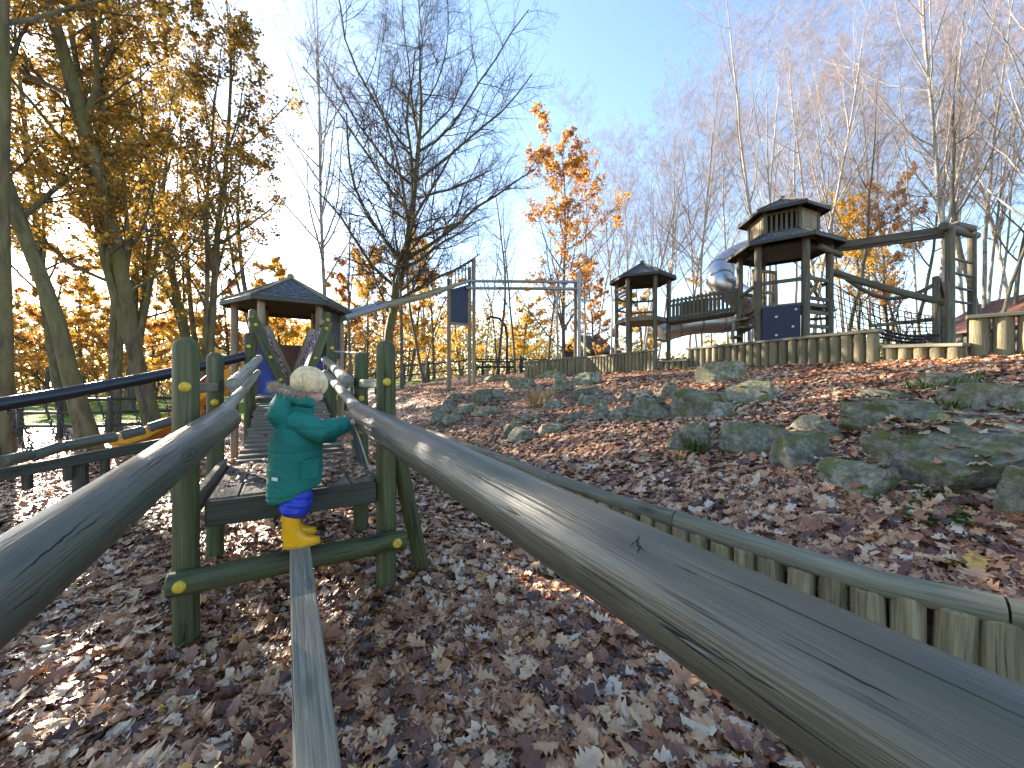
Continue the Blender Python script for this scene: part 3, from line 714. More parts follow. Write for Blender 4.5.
# ------------------------------------------------------------------ roofs
def hex_pts(c, R_, a0): return [Vector((c[0]+R_*math.cos(a0+k*math.pi/3), c[1]+R_*math.sin(a0+k*math.pi/3), 0)) for k in range(6)]
def hex_roof(parent, c, R_, a0, ze, za, ridge_mat='tan', th=.05, inner=0.):
    E = hex_pts(c, R_, a0); mb = MB(); A = Vector((c[0], c[1], za))
    for k in range(6):
        a, b = E[k].copy(), E[(k+1) % 6].copy(); a.z = b.z = ze
        # each facet has courses of shingles, each lapping the one below
        rows = 9
        for i in range(rows):
            f0, f1 = i/rows, min(1, (i+1)/rows+.012)
            q = [a.lerp(A, f0), b.lerp(A, f0), b.lerp(A, f1), a.lerp(A, f1)]
            up = Vector((0, 0, .014))
            vs = [q[0]+up, q[1]+up, q[2], q[3]]
            mb.add(vs+[q[0]-Vector((0, 0, .012)), q[1]-Vector((0, 0, .012))], [(0, 1, 2, 3), (4, 5, 1, 0)])
    ro = mb.build('roof', M['slate'], parent, smooth=False)
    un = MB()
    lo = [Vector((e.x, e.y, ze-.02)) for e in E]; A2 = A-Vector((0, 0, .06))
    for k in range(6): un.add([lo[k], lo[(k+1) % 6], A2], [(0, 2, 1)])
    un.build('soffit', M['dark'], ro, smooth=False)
    for k in range(6):
        a, b = E[k].copy(), E[(k+1) % 6].copy(); a.z = b.z = ze-.035
        MB().plank(a, b, .03, .075).build('fascia', M['dark'], ro)
        a.z = ze+.02
        MB().plank(a, A+Vector((0, 0, .012)), .075, .024).build('ridge_board', M[ridge_mat], ro)
    MB().tube([A-Vector((0, 0, .03)), A+Vector((0, 0, .05)), A+Vector((0, 0, .075))], [.06, .055, .03], 8).build('finial', M[ridge_mat], ro)
    return ro

# ------------------------------------------------------------------ hut at the end of the bridge
HC = B(8, .06, 0); A0 = R(30)
hut = thing('play_hut', 'six-sided hut with dark roof and V-shaped blue and maroon entrance above the ramp', 'play hut', HC)
hex_roof(hut, HC, 1.02, A0, 2.62, 3.14)
for p in hex_pts(HC, .82, A0): post(hut, Vector((p.x, p.y, -.1)), 2.66, .058, 'tan', 12, 0)
hp = [Vector((p.x, p.y, 1.05)) for p in hex_pts(HC, .86, A0)]
MB().prism(hp, (0, 0, .06)).build('floor', M['deck'], hut)
MB().prism([B(6.12, -.36, 1.03), B(6.12, .49, 1.03), B(7.25, .49, 1.06), B(7.25, -.36, 1.06)], (0, 0, .05)).build('threshold', M['deck'], hut)
for l, top in ((-.415, 2.31), (.545, 2.36)):
    q = post(hut, B(6.64, l, -.1), top, .055, 'post', 14, .03)
    bolt(q, B(6.58, l+.0, top-.13), -AX, .026)
    MB().log(B(6.66, l, top-.12), B(7.26, l*.92, top-.12), .04, n=10).build('spacer_log', M['tan'], hut)
for (a, b, mt, bts) in ((B(6.56, -.42, 2.19), B(6.60, -.0, 1.12), 'post', 3), (B(6.56, .56, 2.20), B(6.60, .20, 1.12), 'post', 3), (B(7.22, -.29, 2.16), B(7.22, .03, 1.35), 'tan', 0), (B(7.22, .37, 2.16), B(7.22, .11, 1.35), 'tan', 0)):
    o = MB().plank(a, b, .045, .125).build('slanted_board', M[mt], hut)
    for k in range(bts):
        p = a.lerp(b, (.1, .52, .82)[k]); bolt(o, p-AX*.027, -AX, .024)
for (f0, f1, b1, b0) in ((B(6.63, -.37, 2.08), B(6.63, .0, 1.14), B(7.19, .03, 1.36), B(7.19, -.26, 2.06)), (B(6.63, .51, 2.09), B(6.63, .20, 1.14), B(7.19, .11, 1.36), B(7.19, .345, 2.06))):
    MB().prism([f0, f1, b1, b0], (0, 0, .012)).build('rope_net', M['net'], hut)
MB().prism([B(6.68, -.36, 2.0), B(6.68, -.36, 1.10), B(6.68, -.02, 1.10)], AX*.015).build('blue_panel', M['blue'], hut, False)
MB().prism([B(6.68, .49, 2.0), B(6.68, .49, 1.10), B(6.68, .22, 1.10)], AX*.015).build('blue_panel', M['blue'], hut, False)
MB().prism([B(7.34, -.30, 2.15), B(7.34, -.30, 1.12), B(7.34, -.02, 1.12)], AX*.015).build('blue_panel', M['blue'], hut, False)
MB().prism([B(7.34, .40, 2.15), B(7.34, .40, 1.12), B(7.34, .16, 1.12)], AX*.015).build('blue_panel', M['blue'], hut, False)
MB().plank(B(8.66, -.36, 1.56), B(8.66, .48, 1.56), .03, .88).build('back_panel', M['brownboard'], hut)
q = hex_pts(HC, .82, A0)
sp = sorted(q, key=lambda p: tl(p.x, p.y)[1])
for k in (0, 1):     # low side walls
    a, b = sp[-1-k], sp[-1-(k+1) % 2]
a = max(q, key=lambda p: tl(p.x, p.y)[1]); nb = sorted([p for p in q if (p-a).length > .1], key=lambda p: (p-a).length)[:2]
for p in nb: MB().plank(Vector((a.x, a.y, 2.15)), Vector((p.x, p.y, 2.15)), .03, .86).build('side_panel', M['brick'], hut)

# ------------------------------------------------------------------ overhead track and its screen
tk = thing('overhead_track', 'long grey overhead tubes from the hut roof past a navy board to a tall pole', 'play equipment', onground(449, 12.4))
LA, LB, LC = onground(449, 12.2), onground(469.5, 12.6), onground(474, 13.2)
zt = lambda py, Y: EYE-(py-CY)/F*Y
for p, py in ((LA, 279), (LB, 268), (LC, 258)):
    MB().plank(Vector((p.x, p.y, p.z-.3)), Vector((p.x, p.y, zt(py, p.y))), .11, .11).build('post', M['tan'], tk)
a0 = Vector((LA.x, LA.y, 0)); b0 = Vector((LB.x, LB.y, 0))
d = (b0-a0).normalized(); nrm = Vector((d.y, -d.x, 0)); nrm = -nrm if nrm.y > 0 else nrm
za_, zb_ = zt(323, 12.4), zt(287, 12.4)
MB().prism([a0+Vector((0, 0, za_))+d*.06, b0+Vector((0, 0, za_))-d*.06, b0+Vector((0, 0, zb_+.12))-d*.06, a0+Vector((0, 0, zb_-.12))+d*.06], -nrm*.03).build('navy_board', M['navy'], tk, False)
MB().plank(a0+Vector((0, 0, za_-.04)), b0+Vector((0, 0, za_-.04)), .06, .08).build('bottom_rail', M['tan'], tk)
sl = MB(); L = (b0-a0).length+.12
for i in range(8):
    f = i/7; p = a0+d*(L*f)-d*.05
    ztop = zt(277-19*f, 12.4); sl.plank(Vector((p.x, p.y, zt(287-4*f, 12.4)))+nrm*.05, Vector((p.x, p.y, ztop))+nrm*.05, .025, .10)
sl.build('slatted_gable', M['dark'], tk)
MB().plank(a0-d*.14+Vector((0, 0, zt(279, 12.4)))+nrm*.05, b0+d*.1+Vector((0, 0, zt(258, 12.4)))+nrm*.05, .10, .05).build('gable_cap', M['dark'], tk)
for (pa, pb, nm) in (((345, 313, 7.5), (449, 287, 11.9), 0), ((352, 316, 7.3), (466, 282, 12.0), 1)):
    a, b = P(*pa), P(*pb); e = (b-a)
    MB().tube([a-e*.04, a+e*.22], .055, 12).build('steel_tube', M['galv'], tk)
    MB().log(a+e*.2, a+e*.86, .06, n=12, bend=-.05).build('track_log', M['post_hill'], tk)
    MB().tube([a+e*.84, b+e*.02], .05, 12).build('steel_tube', M['galv'], tk)
PA = onground(579, 13.0); PB = onground(575.5, 13.3)
for (y0, y1) in ((281, 282), (288, 289)):
    a, b = P(466, y0, 12.5), P(577, y1, 13.0); e = b-a
    MB().tube([a, a+e*.28], .05, 12).build('steel_tube', M['galv'], tk)
    MB().log(a+e*.26, a+e*.74, .05, n=12).build('track_log', M['post_hill'], tk)
    MB().tube([a+e*.72, b], .055, 12).build('steel_tube', M['galv'], tk)
MB().plank(Vector((PA.x, PA.y, PA.z-.3)), Vector((PA.x, PA.y, zt(271, 13))), .11, .11).build('post', M['galv'], tk)
MB().plank(Vector((PB.x, PB.y, PB.z-.3)), Vector((PB.x, PB.y, zt(281, 13.3))), .10, .10).build('post', M['tan'], tk)
PD = onground(557, 15); MB().tube([Vector((PD.x, PD.y, PD.z-.2)), Vector((PD.x, PD.y, zt(280, 15)))], .045, 8).build('back_pole', M['galv'], tk)
MB().tube([Vector((PD.x, PD.y, zt(282, 15))), Vector((PA.x, PA.y, zt(282, 13)))], .04, 8).build('steel_tube', M['galv'], tk)

# ------------------------------------------------------------------ chain walk on the left
cw = thing('chain_walk', 'black rubber handrail on posts with hanging chains over swinging step logs, left of the bridge', 'play equipment', Vector((-3.85, 3.0, 0)))
T0, T1 = Vector((-4.35, 2.35, .93)), B(5.95, -.46, 1.60)
e = T1-T0
MB().tube([T0+e*k/14-Vector((0, 0, .05*math.sin(math.pi*k/14))) for k in range(15)], .058, 20).build('rail_tube', M['black'], cw)
pp = T0.lerp(T1, .26); q = post(cw, Vector((pp.x, pp.y, -.1)), pp.z-.02, .062, 'post', 14, .03)
E0, E1 = Vector((-4.3, 2.3, .47)), Vector((-3.05, 3.72, .74))
steps = [(2, 462, 3.05, 30, 455, 3.25), (31, 457, 3.26, 62, 446, 3.45), (63, 447, 3.46, 117, 436.5, 3.75), (121, 436, 3.8, 144, 430, 3.95), (149, 428, 4.0, 174, 420, 4.2)]
for s in steps:
    a, b = P(*s[:3]), P(*s[3:])
    lg = MB().log(a, b, .048, n=14).build('step_log', M['rail'], cw)
    for f in (.12, .88):
        p = a.lerp(b, f); k = min(1, max(0, (p-T0).dot(e)/e.length_squared)); tp = T0.lerp(T1, k)
        ch = MB(); L = (tp-p).length; m = int(L/.032)
        for i in range(m):
            c = p.lerp(tp, (i+.5)/m); dd = (tp-p).normalized(); sx = RX if i % 2 else AX
            ring = [c+dd*math.cos(x)*.022+sx*math.sin(x)*.011 for x in [2*math.pi*j/8 for j in range(9)]]
            ch.tube(ring, .0042, 5, False)
        ch.build('chain', M['chain'], lg)
cb = MB().plank(E0, E1, .07, .085).build('kick_beam', M['dark'], cw)
for k in range(9):
    p = E0.lerp(E1, (k+.4)/9.2); MB().tube([p-Vector((0, 0, .15)), p-Vector((0, 0, .03))], .03, 10).build('peg', M['dark'], cb)
for k in (.08, .62): 
    p = E0.lerp(E1, k); MB().log(Vector((p.x-.05, p.y+.05, -.1)), Vector((p.x-.05, p.y+.05, p.z-.03)), .05, n=12).build('beam_post', M['dark'], cw)

# ------------------------------------------------------------------ yellow slide and short post by the hut
sl = thing('slide', 'mustard yellow slide with dark red edge running down to the left of the hut', 'slide', Vector((-6.4, 6.7, 0)))
path = [Vector((-4.72, 6.85, 1.42)), Vector((-5.0, 6.82, 1.22)), Vector((-5.35, 6.8, .92)), Vector((-5.7, 6.78, .62)), Vector((-6.05, 6.75, .40)), Vector((-6.35, 6.72, .28)), Vector((-6.7, 6.7, .26))]
mb = MB(); sec = [(-.26, .16), (-.24, .17), (-.2, .02), (-.1, -.02), (.1, -.02), (.2, .02), (.24, .17), (.26, .16), (.22, -.02), (0, -.06), (-.22, -.02)]
vs = []; ns = len(sec)
for p in path: vs += [p+Vector((0, y, z)) for y, z in sec]
fs = [(i*ns+k, i*ns+(k+1) % ns, (i+1)*ns+(k+1) % ns, (i+1)*ns+k) for i in range(len(path)-1) for k in range(ns)]+[tuple(range(ns)), tuple(range((len(path)-1)*ns, len(path)*ns))[::-1]]
mb.add(vs, fs).build('chute', M['slidey'], sl)
MB().tube([p+Vector((0, -.28, .24)) for p in path[:4]], .03, 10).build('edge_rail', M['redrail'], sl)
MB().plank(Vector((-6.62, 6.7, -.1)), Vector((-6.62, 6.7, .22)), .4, .12).build('foot', M['slidey'], sl)
MB().log(Vector((-5.3, 6.8, -.1)), Vector((-5.3, 6.8, .88)), .05, n=10).build('post', M['dark'], sl)
bo = thing('short_post', 'short dark post with a round cap beside the ramp of the bridge', 'post', B(5.3, -1.0, 0))
b_ = Vector(bo.location); MB().log(b_-Vector((0, 0, .1)), b_+Vector((0, 0, .42)), .055, n=12).build('shaft', M['post'], bo)
MB().tube([b_+Vector((0, 0, z)) for z in (.40, .43, .48, .52, .54)], [.07, .1, .1, .07, .02], 14).build('cap', M['black'], bo)

# ------------------------------------------------------------------ low palisade along the path
LOGS = {}
def logmesh(key, r, h, mat):
    if key not in LOGS:
        o = MB().log((0, 0, -.12), (0, 0, h), r, r*.95, 14, 5, .10).build('log', mat); LOGS[key] = o.data; bpy.data.objects.remove(o)
    return LOGS[key]
wl = thing('low_palisade', 'curving row of short mossy logs under a round cap rail at the slope foot', 'retaining wall', B(2.5, 2.36, 0))
off = Vector(wl.location)
def wallp(t, ds): return B(t, float(np.interp(t, WT, WL))+ds, 0)
t = -2.2; k = 0
while t < 8.6:
    p = wallp(t, -.075)
    if k % 1 == 0:
        o = link_mesh('log', logmesh('lw%d' % (k % 5), .064+.004*(k % 3), .285, M['post_hill']), wl)
        zz = hgt(*wallp(t, -.4)[:2])
        o.location = Vector((p.x, p.y, min(zz, .05)+random.uniform(-.018, .004)))-off; o.rotation_euler = (random.gauss(0, .025), random.gauss(0, .025), random.random()*6)
    a = wallp(t+.01, 0)-wallp(t, 0); t += .137/(a.length/.01)*1.0; k += 1
tt = np.linspace(-2.4, 8.7, 9)
for i in range(8):
    pts = []
    for f in np.linspace(tt[i]+.004, tt[i+1]-.004, 9):
        p = wallp(f, -.07); pts.append(Vector((p.x, p.y, .31+.012*noise.noise(Vector((f*2, 0, 0)))-.12*sm(7.2, 8.7, f))))
    MB().tube(pts, [.058]*9, 16, True, .05).build('cap_rail', M['cap'], wl)
# ------------------------------------------------------------------ palisades on top of the slope
def palisade(label, pts, r, step, caph=.05):
    """pts: (px, ybottom, ytop) along the foot"""
    q = []
    for px, yb, yt in pts:
        g = G(px, yb)
        if g.y > 16: g = onground(px, 12.5)
        q.append((g, zt(yt, g.y)-g.z))
    t_ = thing('palisade', label, 'retaining wall', q[0][0]); of = Vector(t_.location)
    for (a, ha), (b, hb) in zip(q[:-1], q[1:]):
        L = (b-a).length; m = max(2, round(L/step)); dd = (b-a)/m
        for i in range(m):
            f = (i+.5)/m; p = a.lerp(b, f); h = ha+(hb-ha)*f
            key = 'ph%d' % random.randrange(5)
            o = link_mesh('log', logmesh(key, 1., 1., M['post_hill']), t_)
            hh = h-caph
            z0 = hgt(p.x, p.y)-.03
            o.location = Vector((p.x, p.y, z0))-of; o.scale = (dd.length*.48, dd.length*.48, a.z+(b.z-a.z)*f+hh-z0)
            o.rotation_euler = (0, 0, random.random()*6)
        nn = (b-a).normalized(); sd = Vector((nn.y, -nn.x, 0)); 
        MB().plank(a+Vector((0, 0, ha-caph*.5))-nn*.02, b+Vector((0, 0, hb-caph*.5))+nn*.02, dd.length*1.15, caph).build('cap_board', M['cap'], t_)
    return t_
palisade('tall stout log palisade at the right edge below the brown shelter roof', [(968, 358, 316), (1100, 352, 306)], .1, .21)
palisade('very low row of log stumps below the ladder posts', [(884, 362, 345), (966, 359, 343)], .09, .17)
palisade('long sunlit log palisade in front of the tall tower', [(689, 367, 348), (770, 366, 340), (880, 363, 329)], .07, .165)
palisade('very low stumps below the small pavilion', [(659, 370, 361), (688, 368, 359)], .08, .16)
palisade('short slatted palisade in front of the small pavilion', [(586, 373.5, 357), (656, 370.5, 349)], .06, .13)
palisade('low palisade furthest left on the slope top behind the rocks', [(525, 379.5, 362), (584, 374, 356)], .06, .13)
# ------------------------------------------------------------------ play tower
TC = Vector((6.97, 10.06, 0)); TA = R(-96)
g0 = hgt(TC.x, TC.y)
tw = thing('play_tower', 'tall two-tiered six-sided wooden tower with dark shingle roofs and navy climbing board', 'play tower', Vector((TC.x, TC.y, g0)))
hex_roof(tw, TC, 1.27, TA, 4.70, 5.42, 'tower'); hex_roof(tw, TC, .98, TA, 5.55, 6.02, 'tower')
TP = hex_pts(TC, .95, TA)                       # front, right, right rear, rear, left, front left
for p in TP: post(tw, Vector((p.x, p.y, g0-.3)), 4.74, .082, 'tower', 14, 0)
UP = hex_pts(TC, .72, TA)
for k in range(6):
    a, b = UP[k], UP[(k+1) % 6]
    MB().plank(Vector((a.x, a.y, 4.75)), Vector((a.x, a.y, 5.58)), .08, .08).build('upper_post', M['tower'], tw)
    w = MB(); m = 7 if k else 8
    for i in range(m):
        f = (i+.5)/m; p = a.lerp(b, f); wd = (b-a).length/m*(.9 if k not in (5,) else .55)
        w.box((p.x, p.y, 5.15), (wd, .025, .72), axis=(b-a).normalized())
    w.plank(Vector((a.x, a.y, 5.46)), Vector((b.x, b.y, 5.46)), .05, .07); w.plank(Vector((a.x, a.y, 4.86)), Vector((b.x, b.y, 4.86)), .05, .07)
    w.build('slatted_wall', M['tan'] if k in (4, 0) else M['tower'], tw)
ZD = 3.18
MB().prism([Vector((p.x, p.y, ZD-.08)) for p in hex_pts(TC, .93, TA)], (0, 0, .08)).build('floor', M['deck'], tw)
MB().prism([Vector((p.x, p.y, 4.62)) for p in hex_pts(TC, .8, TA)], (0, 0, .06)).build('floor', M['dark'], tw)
fr, rt, rr_, re_, lf, fl = TP
dF = (fr-fl).normalized(); out = Vector((dF.y, -dF.x, 0)); out = out if out.y < 0 else -out
cbp = MB().prism([Vector((fl.x, fl.y, 2.28))+dF*.1+out*.09, Vector((fr.x, fr.y, 2.28))-dF*.1+out*.09, Vector((fr.x, fr.y, 3.12))-dF*.1+out*.09, Vector((fl.x, fl.y, 3.12))+dF*.1+out*.09], -out*.03).build('climbing_board', M['navy'], tw, False)
for f, z in ((.4, 2.86), (.40, 2.42), (.80, 3.0), (.74, 2.6)):
    p = fl.lerp(fr, f)+out*.09; p.z = z
    MB().tube([p, p+out*.03, p+out*.045], [.032, .028, .012], 10).build('climbing_grip', M['grip'], cbp)
for a, b, z0, z1 in ((fl, fr, 3.72, 3.72), (lf, fl, 3.60, 3.74), (lf, fl, 2.85, 3.05), (lf, fl, 2.62, 2.74), (fr, rt, 3.75, 3.75), (fr, rt, 3.28, 3.28), (fr, rt, 2.95, 2.95), (fr, rt, 2.62, 2.62), (rt, rr_, 3.72, 3.72), (rt, rr_, 3.2, 3.2), (lf, re_, 3.7, 3.7)):
    MB().plank(Vector((a.x, a.y, z0)), Vector((b.x, b.y, z1)), .05, .085).build('rail', M['tower'], tw)
for i in range(5):                               # winding steps on the left side
    f = i/4; p = lf.lerp(fl, .2+.35*f)+Vector((.15*f-.25, .1, 0)); MB().box((p.x, p.y, 2.05+.22*i), (.55, .2, .05), rz=.3+.35*i).build('step', M['deck'], tw)
for i in range(6):                               # stair board flights to the right
    p = fr.lerp(rt, .45)+Vector((.15+.1*i, .35+.05*i, 0)); MB().box((p.x, p.y, 2.1+.2*i), (.5, .18, .05), rz=-.5).build('step', M['tan'], tw)
MB().plank(fr.lerp(rt, .2)+Vector((0, .1, 3.3)), rt+Vector((.0, .35, 3.85)), .04, .09).build('rail', M['tan'], tw)
MB().plank(fr.lerp(rt, .1)+Vector((0, .2, 3.95)), rt+Vector((-.05, .3, 3.45)), .04, .09).build('rail', M['tower'], tw)
gr = MB()                                        # slatted grille at the back
a, b = re_.lerp(lf, .72), re_.lerp(rr_, .3)
a = Vector((6.55, 10.55, 0)); b = Vector((7.25, 10.75, 0))
for i in range(8):
    p = a.lerp(b, i/7); gr.box((p.x, p.y, 3.75), (.03, .03, 1.15), axis=(b-a).normalized())
for z in (3.2, 3.75, 4.32): gr.plank(Vector((a.x, a.y, z))-(b-a)*.06, Vector((b.x, b.y, z))+(b-a)*.06, .05, .08)
for p in (a, b): gr.box((p.x, p.y, 3.75), (.1, .06, 1.2), axis=(b-a).normalized())
gr.build('grille', M['tan'], tw)
MB().log(TP[1]+Vector((-.45, -.25, 4.52)), TP[1]+Vector((.35, .1, 4.42)), .07, n=12).build('cross_log', M['tower'], tw)

# ------------------------------------------------------------------ small pavilion
PC = Vector((3.9, 11.7, 0)); g1 = hgt(PC.x, PC.y)
pv = thing('pavilion', 'small six-sided open pavilion on stilts with dark shingle roof, left of the tower', 'play hut', Vector((PC.x, PC.y, g1)))
hex_roof(pv, PC, .95, R(-80), 4.37, 4.88, 'tower')
PP = hex_pts(PC, .74, R(-80))
for p in PP: post(pv, Vector((p.x, p.y, g1-.3)), 4.40, .062, 'tower', 12, 0)
MB().prism([Vector((p.x, p.y, 3.06)) for p in hex_pts(PC, .76, R(-80))], (0, 0, .12)).build('floor', M['deck'], pv)
for k in (1, 2, 3, 4):
    a, b = PP[k], PP[(k+1) % 6]
    if k == 1: continue
    for z in (3.5, 3.85): MB().plank(Vector((a.x, a.y, z)), Vector((b.x, b.y, z)), .04, .06).build('rail', M['tower'], pv)
a, b = PP[4], PP[5]
for z in (2.3, 2.6, 3.95, 4.1): MB().plank(Vector((a.x, a.y, z)), Vector((b.x, b.y, z)), .05, .07).build('rail', M['tan'], pv)
MB().plank(PP[0]+Vector((0, 0, 2.5)), PP[1]+Vector((0, 0, 2.5)), .04, .06).build('rail', M['tower'], pv)

# ------------------------------------------------------------------ plank bridge between the two
pb = thing('plank_bridge', 'sloping plank bridge with picket sides between pavilion and tower', 'play bridge', Vector((5.0, 11.2, hgt(5, 11.2))))
a, b = Vector((4.50, 11.25, 3.12)), Vector((6.15, 10.62, 3.30)); dd = b-a; sd = Vector((dd.y, -dd.x, 0)).normalized()
for s_ in (0, .72):
    o_ = -sd*s_ if sd.y < 0 else sd*s_
    w = MB(); m = 17
    for i in range(m):
        p = a.lerp(b, (i+.5)/m)+o_; w.box((p.x, p.y, p.z+.24), (.068, .025, .66), axis=dd.normalized().cross(Vector((0, 0, 1))).cross(Vector((0, 0, -1))))
    w.plank(a+o_+Vector((0, 0, .50)), b+o_+Vector((0, 0, .50)), .06, .06); w.plank(a+o_+Vector((0, 0, .02)), b+o_+Vector((0, 0, .02)), .06, .08)
    w.build('picket_side', M['tower'], pb)
nn_ = -sd if sd.y < 0 else sd
MB().prism([a-Vector((0, 0, .1)), b-Vector((0, 0, .1)), b+nn_*.72-Vector((0, 0, .1)), a+nn_*.72-Vector((0, 0, .1))], (0, 0, .05)).build('deck', M['dark'], pb)

# ------------------------------------------------------------------ steel tube slide
st = thing('tube_slide', 'shiny steel tube slide curling down behind the plank bridge from the tower', 'slide', Vector((6.2, 12.2, hgt(6.2, 12.2))))
kp = [(782, 240, 12.6), (764, 246, 12.9), (746, 252, 12.9), (730, 260, 12.6), (721, 270, 12.2), (720, 279, 11.9), (727, 288, 11.8), (741, 298, 12.0), (750, 308, 12.4), (744, 318, 12.8), (722, 322, 13.0), (698, 323, 13.0), (676, 327, 12.9), (660, 333, 12.9)]
kp = [P(*k) for k in kp]; pts = []
for i in range(len(kp)-1):
    p0, p1, p2, p3 = kp[max(i-1, 0)], kp[i], kp[i+1], kp[min(i+2, len(kp)-1)]
    for j in range(5):
        u = j/5; pts.append(.5*((2*p1)+(p2-p0)*u+(2*p0-5*p1+4*p2-p3)*u*u+(3*p1-p0-3*p2+p3)*u**3))
pts.append(kp[-1])
MB().tube(pts, .36, 28, True).build('tube', M['steel'], st)
for i in range(5, len(pts)-2, 5):
    d_ = (pts[i+1]-pts[i-1]).normalized(); MB().tube([pts[i]-d_*.03, pts[i]+d_*.03], .373, 28, True).build('joint_ring', M['galv'], st)
for p in (pts[14], pts[42]): MB().tube([Vector((p.x, p.y, hgt(p.x, p.y)-.2)), p], .06, 10).build('support_post', M['galv'], st)
pq = P(739, 262, 11.3); MB().tube([Vector((pq.x, pq.y, hgt(pq.x, pq.y)-.2)), P(739, 252, 11.3)], .06, 10).build('support_post', M['galv'], st)

# ------------------------------------------------------------------ climbing frame on the right
L1, L2 = onground(950, 8.3), onground(972, 8.95)
cf = thing('climbing_frame', 'tall wooden ladder frame with long slanting beams and chain net right of the tower', 'climbing frame', Vector(L1))
zt1, zt2 = zt(226, 8.3), zt(231, 8.95)
post(cf, L1-Vector((0, 0, .3)), zt1, .082, 'tower', 14, 0); post(cf, L2-Vector((0, 0, .3)), zt2, .08, 'tower', 14, 0)
for y1, y2 in ((258, 263), (272, 277), (286, 291), (300.5, 304)):
    MB().log(P(950, y1, 8.3), P(972, y2, 8.95), .03, n=10).build('rung', M['dark'], cf)
MB().log(P(943, 226, 8.2), P(976, 236, 9.1), .085, n=14).build('top_log', M['tower'], cf)
MB().log(P(955, 225, 8.6), P(973, 229, 8.7), .08, n=14).build('top_log', M['tower'], cf)
e1 = P(829, 247, 9.75)
MB().plank(e1, P(954, 229, 8.35), .10, .17).build('long_beam', M['tower'], cf)
MB().plank(e1+Vector((.1, .45, .03)), P(968, 232, 8.8), .08, .12).build('long_beam', M['tower'], cf)
MB().log(P(832, 272, 9.7), P(946, 303, 8.5), .085, .075, n=12, bend=-.04).build('slanting_log', M['tower'], cf)
MB().log(P(846, 279, 10.4), P(938, 283, 9.3), .05, n=10, bend=-.45).build('slanting_log', M['tower'], cf)
for px, Y, top in ((936, 8.6, 276), (941, 9.4, 282)):
    g = onground(px, Y); post(cf, g-Vector((0, 0, .2)), zt(top, Y), .065, 'tower', 12, .03)
MB().plank(P(939, 279, 8.6), P(945, 303, 9.2), .06, .06).build('brace', M['tower'], cf)
MB().plank(P(870, 326, 9.6), P(950, 318, 8.8), .08, .08).build('low_beam', M['tower'], cf)
MB().plank(P(905, 336, 11), P(962, 336, 10.2), .1, .08).build('low_beam', M['tower'], cf)
nt_ = MB()
A_, B_, C_, D_ = P(832, 287, 9.9), P(946, 318, 8.6), P(950, 340, 9.2), P(838, 338, 10.6)
def npt(u, v):
    p = A_.lerp(B_, u).lerp(D_.lerp(C_, u), v); p.z -= .22*math.sin(math.pi*u)*math.sin(math.pi*(.2+.6*v)); return p
for i in range(0, 19):
    u = i/18; nt_.tube([npt(u, v/8) for v in range(9)], .011, 5, False)
for i in range(0, 9):
    v = i/8; nt_.tube([npt(u/18, v) for u in range(19)], .011, 5, False)
nt_.build('rope_net', M['chain'], cf)
for r_ in range(3):
    ch = MB()
    a, b = P(880, 329+r_*4, 8.9+.2*r_), P(940, 335+r_*2.5, 8.4+.25*r_)
    for i in range(26):
        c = a.lerp(b, (i+.5)/26)+Vector((0, 0, -.09*math.sin(math.pi*(i+.5)/26))); dd = (b-a).normalized(); sx = Vector((0, 0, 1)) if i % 2 else Vector((0, 1, 0))
        ch.tube([c+dd*math.cos(x)*.045+sx*math.sin(x)*.026 for x in [2*math.pi*j/8 for j in range(9)]], .011, 5, False)
    ch.build('chain', M['black'], cf)

# ------------------------------------------------------------------ buildings far off
def gable_house(name, label, cat, c, w, dpt, hw, hr, rz, wallm, roofm, windows=()):
    t_ = thing(name, label, cat, c)
    ex = Vector((math.cos(rz), math.sin(rz), 0)); ey = Vector((-ex.y, ex.x, 0)); c = Vector(c)
    q = lambda x, y, z: c+ex*x+ey*y+Vector((0, 0, z))
    mb = MB(); x, y = w/2, dpt/2
    vs = [q(-x, -y, -.3), q(x, -y, -.3), q(x, y, -.3), q(-x, y, -.3), q(-x, -y, hw), q(x, -y, hw), q(x, y, hw), q(-x, y, hw), q(-x, 0, hw+hr), q(x, 0, hw+hr)]
    mb.add(vs, [(0, 1, 5, 4), (1, 2, 6, 9, 5), (2, 3, 7, 6), (3, 0, 4, 8, 7)]); mb.build('wall', wallm, t_, False)
    for s in (-1, 1):
        k = 1.18; e_ = .3
        MB().prism([q(-x-e_, s*y*k, hw-hr*(k-1)), q(x+e_, s*y*k, hw-hr*(k-1)), q(x+e_, 0, hw+hr+.02), q(-x-e_, 0, hw+hr+.02)], (0, 0, .09)).build('roof', roofm, t_, False)
        MB().plank(q(-x-e_-.02, s*y*k, hw-hr*(k-1)+.0), q(-x-e_-.02, 0, hw+hr), .04, .2).build('barge_board', M['lawnboard'], t_)
    for (wx, wz, ww, wh) in windows:
        MB().box(q(wx, -y-.02, wz), (ww, .05, wh), axis=ex).build('window', M['window'], t_)
    return t_
M['lawnboard'] = plain('mossy_barge_board', (.17, .19, .05), .8, .3, 6)
s0 = onground(588, 27)
gable_house('shed', 'dark shed with grey pitched roof half hidden behind the tall pole and palisade', 'shed', s0, 1.9, 2.6, 1.6, 1.0, .55, M['brick'], M['slate'], ((-.2, 1.0, .7, .5),))
s1 = onground(1042, 16)
gable_house('shelter', 'low shelter with brown roof and mossy edge at the far right behind the palisade', 'shelter', (s1.x+.9, s1.y+.6, s1.z), 5.0, 4.2, 1.75, 1.35, 1.35, M['brick'], M['brownboard'])

